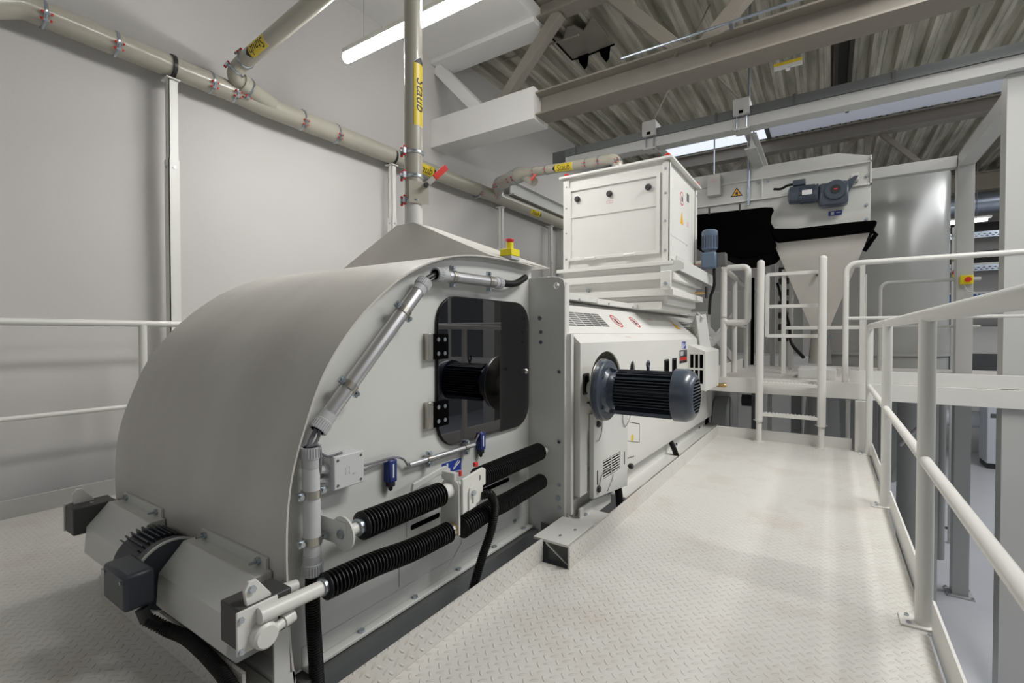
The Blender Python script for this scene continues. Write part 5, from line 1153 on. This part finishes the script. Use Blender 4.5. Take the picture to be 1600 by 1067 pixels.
tag(MB().box(0.8, 6.5, 15.6, 15.7, 2.68, 2.74).build('pipe_rail', 'white_paint'), 'thin white service rail across the far right wall', 'pipe')
tag(MB().box(0.8, 6.5, 15.8, 15.84, 1.75, 2.02).build('blue_band', 'stripe_blue'), 'dark blue horizontal crane beam on the far right wall', 'beam')
tag(MB().box(0.8, 6.5, 15.8, 15.83, 2.03, 2.07).box(0.8, 6.5, 15.8, 15.83, 1.68, 1.72).build('band_edge', 'white_paint'), 'thin pale edges above and below the blue beam', 'trim')
tag(MB().box(1.0, 7.0, 16.9, 16.95, 0.55, 1.25).build('light_panel', 'white_paint'), 'bright white panel band on the far right wall at eye height', 'panel')
tag(MB().box(1.0, 7.0, 16.85, 16.94, -0.35, 0.54).build('grey_panel', 'dark_grey'), 'grey panel band below the bright panel on the far wall', 'panel')
gb_ = thing('signal_lamp', 'small signal lamps with red and green lights beside the back column', 'signal light', (1.33, 9.6, 2.0))
for z, m in ((2.14, 'sign_orange'), (1.95, 'sign_red'), (1.90, 'yellow_plastic'), (2.50, 'sign_white')): MB().ball((1.50, 9.3, z), 0.03, 10).build('lamp_lens', m, gb_)
MB().box(1.47, 1.53, 9.33, 9.36, ZF, 2.6).build('lamp_holder', 'frame_paint', gb_)
tag(MB().box(1.02, 1.75, 10.0, 10.12, ZF, ZF+0.004).build('floor_grate', 'dark_panel'), 'narrow dark drain grate set in the pale hall floor', 'grate')

# ================================================================== DUST PIPES
def clamp(parent, p, d, r, side=(0, -1, 0.3), small=False):
    p = V(p); d = V(d).normalized(); n_ = V(side); n_ = (n_-d*n_.dot(d)).normalized(); k = 0.8 if small else 1.0
    c = MB().lathe(p-d*0.010*k, p+d*0.010*k, [(0, r+0.002), (0.25, r+0.008*k), (0.75, r+0.008*k), (1, r+0.002)], 32).build('pipe_clamp', 'zinc', parent)
    tn = d.cross(n_).normalized(); s = MB(); rd = MB()
    for sg in (-1, 1):
        q_ = p+n_*(r+0.013*k)+tn*(sg*0.020*k)
        s.beam(q_-d*0.016*k, q_+d*0.016*k, 0.013*k, 0.016*k, n_)
        for s2 in (-1, 1): rd.ball(q_+d*(s2*0.022*k), 0.0085*k, 8)
    s.beam(p+n_*(r+0.013*k)-tn*0.028*k, p+n_*(r+0.013*k)+tn*0.028*k, 0.008, 0.008, n_)
    s.build('clamp_lock', 'zinc', c); rd.build('screw_cap', 'red_plastic', c)
def pipe_label(parent, p, d, face, r, length=0.30, width_deg=100, flip=False, arrow=1):
    """yellow wrap with black arrow tip and the word Staub. d: reading direction, face: towards viewer"""
    d = V(d).normalized(); f = V(face); f = (f-d*f.dot(d)).normalized(); up = f.cross(d).normalized()
    # text x along d, text y along up  (viewed from face)
    R = r+0.0012; hw = math.radians(width_deg)/2
    def mp(u, v, e=0.0):
        a = v/R; return V(p)+d*u+(f*math.cos(a)+up*math.sin(a))*(R+e)
    W_ = hw*R
    def band(u0f, u1f, e, nm, mat):
        mb = MB(); N = 14; vs = []
        for k in range(N+1):
            v = -W_+2*W_*k/N; vs += [mp(u0f(v), v, e), mp(u1f(v), v, e)]
        mb.add(vs, [(2*k, 2*k+1, 2*k+3, 2*k+2) for k in range(N)]); return mb.build(nm, mat, parent)
    t_ = W_*0.9
    if arrow > 0:
        lo = lambda v: -length/2; hi = lambda v: length/2+t_*(1-abs(v)/W_)
        band(lambda v: -length/2-0.004, lambda v: hi(v)+0.005, 0.0, 'label_border', 'sign_white')
        band(lo, hi, 0.0006, 'label_field', 'label_yellow')
        band(lambda v: length/2-0.0, hi, 0.0012, 'label_arrow', 'label_black')
        cx = -0.0
    else:
        lo = lambda v: -length/2-t_*(1-abs(v)/W_)
        band(lambda v: lo(v)-0.005, lambda v: length/2+0.004, 0.0, 'label_border', 'sign_white')
        band(lo, lambda v: length/2, 0.0006, 'label_field', 'label_yellow')
        band(lo, lambda v: -length/2, 0.0012, 'label_arrow', 'label_black')
    sz = min(W_*2.0, length*0.40)
    text_mesh('Staub', sz, lambda a, b: mp(a, b, 0.0018), 6, -sz*0.5, sz*0.5, shear=0.15).build('label_text', 'label_black', parent)

WX = -4.2
CAMP = Vector((0, 0, 1.06))
# main wall pipe
wp = thing('dust_pipe', 'long beige dust pipe running along the left wall', 'pipe', (WX, 3.5, 3.06))
path = fillet([(WX, -0.90, 2.117), (WX, 0.82, 3.10), (WX, 2.05, 3.09)], 0.16, 10)
MB().tube(path, 0.080, 32).build('pipe_run', 'pipe_paint', wp)
MB().tube([(WX, 2.02, 3.09), (WX, 2.15, 3.09), (WX, 2.35, 3.085), (WX, 5.9, 3.12), (WX, 8.6, 3.12)], [0.080, 0.080, 0.090, 0.090, 0.090], 32).build('pipe_run', 'pipe_paint', wp)
tocam = lambda p: (CAMP-V(p))
for y in (0.93, 1.30, 1.92, 2.10): clamp(wp, (WX, y, 3.095), (0, 1, 0), 0.080, tocam((WX, y, 3.095)))
for y in (2.72, 3.10, 5.45): clamp(wp, (WX, y, 3.09), (0, 1, 0), 0.090, tocam((WX, y, 3.09)))
clamp(wp, (WX, 0.55, 2.94), (0, 0.42, 0.24), 0.080, (1, -0.2, 0))
pipe_label(wp, (WX, 4.30, 3.10), (0, 1, 0), tocam((WX, 4.3, 3.1)), 0.090, 0.34, 80)
pipe_label(wp, (WX, 6.95, 3.12), (0, 1, 0), tocam((WX, 6.9, 3.1)), 0.090, 0.30, 60)
# pipe saddles at supports
for y in (1.645, 3.86): MB().lathe((WX, y-0.012, 3.09), (WX, y+0.012, 3.09), [(0, 0.095), (1, 0.095)], 28).build('support_clip', 'black_plastic', wp)
# branch rising to upper right
b1 = thing('dust_pipe', 'slanting beige dust pipe with yellow label rising to the upper left', 'pipe', (-3.8, 2.3, 3.3))
e0 = Vector((WX+0.02, 2.42, 3.10)); e1 = Vector((-4.10, 2.04, 3.17)); e2 = Vector((-4.03, 2.09, 3.28)); e3 = Vector((-2.55, 2.0, 3.35)); e3 = e2+(e3-e2)*2.0
MB().tube([e0, e0.lerp(e1, 0.8)], 0.078, 28).build('pipe_run', 'pipe_paint', b1)
MB().tube(fillet([e0, e1, e2+Vector((0, 0, 0)), e3], [0.06, 0.08]), 0.060, 28).build('pipe_run', 'pipe_paint', b1)
dd = (e3-e2).normalized()
clamp(b1, e0.lerp(e1, 0.62), e1-e0, 0.078, (0.3, -1, -0.6)); clamp(b1, e1.lerp(e2, 0.35), e2-e1, 0.060, (-0.6, -1, 0.3)); clamp(b1, e2+dd*0.06, dd, 0.060, (-0.5, -0.7, 0.6))
pipe_label(b1, e2+dd*0.35, -dd, (0.2, -1, -0.55), 0.060, 0.24, 95)
# vertical pipe
vp = thing('dust_pipe', 'upright beige dust pipe with slide valve rising from the hood pyramid', 'pipe', (px_, py_, 1.7))
MB().cyl((px_, py_, 1.695), (px_, py_, 4.62), 0.052, n=36).build('pipe_run', 'pipe_paint', vp)
MB().cyl((px_, py_, 1.69), (px_, py_, 1.83), 0.0535, n=36).build('socket', 'machine_paint', vp)
for z in (1.84, 1.985, 2.125): clamp(vp, (px_, py_, z), (0, 0, 1), 0.0535, (-0.35, -1, 0))
pipe_label(vp, (px_, py_, 2.455), (0, 0, -1), (0.99, 0.10, 0), 0.052, 0.36, 95, arrow=-1)
vn = Vector((1, -0.55, 0)).normalized(); vt = Vector((0.55, 1, 0)).normalized(); vc = Vector((px_, py_, 1.885))+vn*0.058
vpl = MB().beam(vc-vt*0.045+Vector((0, 0, 0.0)), vc+vt*0.075, 0.004, 0.13).build('valve_plate', 'pipe_paint', vp, 0.002)
a_ = vc+vt*0.05+vn*0.012+Vector((0, 0, 0.04)); b2 = a_+vt*0.13+Vector((0, 0, 0.13))
MB().beam(a_, a_.lerp(b2, 0.42), 0.004, 0.03, vn.cross(b2-a_)).build('valve_lever', 'steel', vp, 0.001)
MB().beam(a_.lerp(b2, 0.42), b2, 0.010, 0.036, vn.cross(b2-a_)).build('red_grip', 'red_plastic', vp, 0.003)
MB().lathe(a_, a_+vn*0.03, [(0, 0.007), (0.4, 0.007), (0.42, 0.017), (1, 0.014)], 5).build('star_knob', 'black_plastic', vp)
# branch to hopper
b3 = thing('dust_pipe', 'beige branch pipe curving down onto the white feed hopper', 'pipe', (-2.7, 5.1, 3.0))
J = Vector((WX, 5.92, 3.13)); K0 = Vector((-4.0, 5.70, 3.22)); K1 = Vector((-3.05, 4.84, 2.96)); K2 = Vector((-1.98, 4.50, 2.78)); K3 = Vector((-1.70, 4.40, 2.74)); K4 = Vector((-1.69, 4.40, 2.45))
Pm = fillet([J, K0, K1, K2, K3, K4], [0.12, 0.3, 0.2, 0.10], 8)
def rb(t): return 0.085 if t < 0.45 else (0.085-0.035*(t-0.45)/0.08 if t < 0.53 else 0.05)
Pm = resample(Pm, 0.03)
MB().tube(Pm, rb, 28).build('pipe_run', 'pipe_paint', b3)
def at(t):
    i = int(t*(len(Pm)-1)); return Pm[i], (Pm[min(i+1, len(Pm)-1)]-Pm[max(i-1, 0)])
for t in (0.04, 0.12, 0.17, 0.36, 0.43):
    p, d = at(t); clamp(b3, p, d, rb(t), tocam(p))
for t in (0.56, 0.62, 0.80, 0.855, 0.93):
    p, d = at(t); clamp(b3, p, d, 0.05, tocam(p), True)
p, d = at(0.71); pipe_label(b3, p, d, tocam(p), 0.05, 0.26, 100, arrow=-1)
p, d = at(0.47); q2 = p+Vector((0.25, -0.1, -0.16))
MB().tube([p, q2], 0.05, 20).build('side_stub', 'pipe_paint', b3)
MB().beam(q2+Vector((0, -0.07, -0.0)), q2+Vector((0.10, -0.05, 0.12)), 0.008, 0.03).build('red_grip', 'red_plastic', b3)
# supports for the wall pipe
def support(y, z0, label, x=WX, top=2.985, w_=0.032):
    t = thing('pipe_support', label, 'support post', (x, y, z0))
    MB().box(x-w_, x+w_, y-0.03, y-0.025, z0, top).box(x+w_-0.005, x+w_, y-0.03, y+0.03, z0, top).box(x-w_, x-w_+0.005, y-0.03, y+0.03, z0, top).build('upper_channel', 'white_paint', t)
    MB().box(x-w_-0.006, x+w_+0.006, y-0.038, y-0.032, z0, top-0.60).box(x+w_, x+w_+0.006, y-0.038, y+0.035, z0, top-0.60).build('lower_channel', 'white_paint', t)
    MB().box(x-w_-0.03, x+w_+0.02, y-0.05, y+0.04, top, top+0.010).build('saddle_plate', 'white_paint', t)
    b = MB().hexa((x, y-0.038, top-0.66), (0, -1, 0), 0.010).hexa((x+w_+0.006, y, top-0.66), (1, 0, 0), 0.010); b.build('bolt', 'zinc', t)
    return t
support(1.645, -0.6, 'pale channel support post under the left end of the wall pipe')
support(3.86, -0.6, 'pale channel support post half hidden behind the upright pipe')
support(6.05, -0.6, 'pale channel support post under the junction beside the yellow emergency stop')
support(7.6, -0.6, 'pale channel support post nearest the feed hopper')
# cable tray beside the beam end
tag(MB().box(-2.93, -2.752, 5.36, 5.5, 3.20, 3.34).build('terminal_strip', 'dark_grey'), 'dark terminal boxes near the wall end of the overhead beam', 'junction box')
# warning board on the truss underside
wn_ = thing('beam_sign', 'small yellow and white sign under the brown roof truss', 'sign', (-0.33, 4.95, 3.5))
MB().box(-0.44, -0.22, 4.97, 4.985, 3.44, 3.50).build('sign_board', 'sign_white', wn_)
MB().box(-0.44, -0.22, 4.966, 4.970, 3.475, 3.50).build('yellow_band', 'label_yellow', wn_)
MB().ball((-0.33, 4.97, 3.43), 0.02, 10).build('sensor', 'sign_white', wn_)
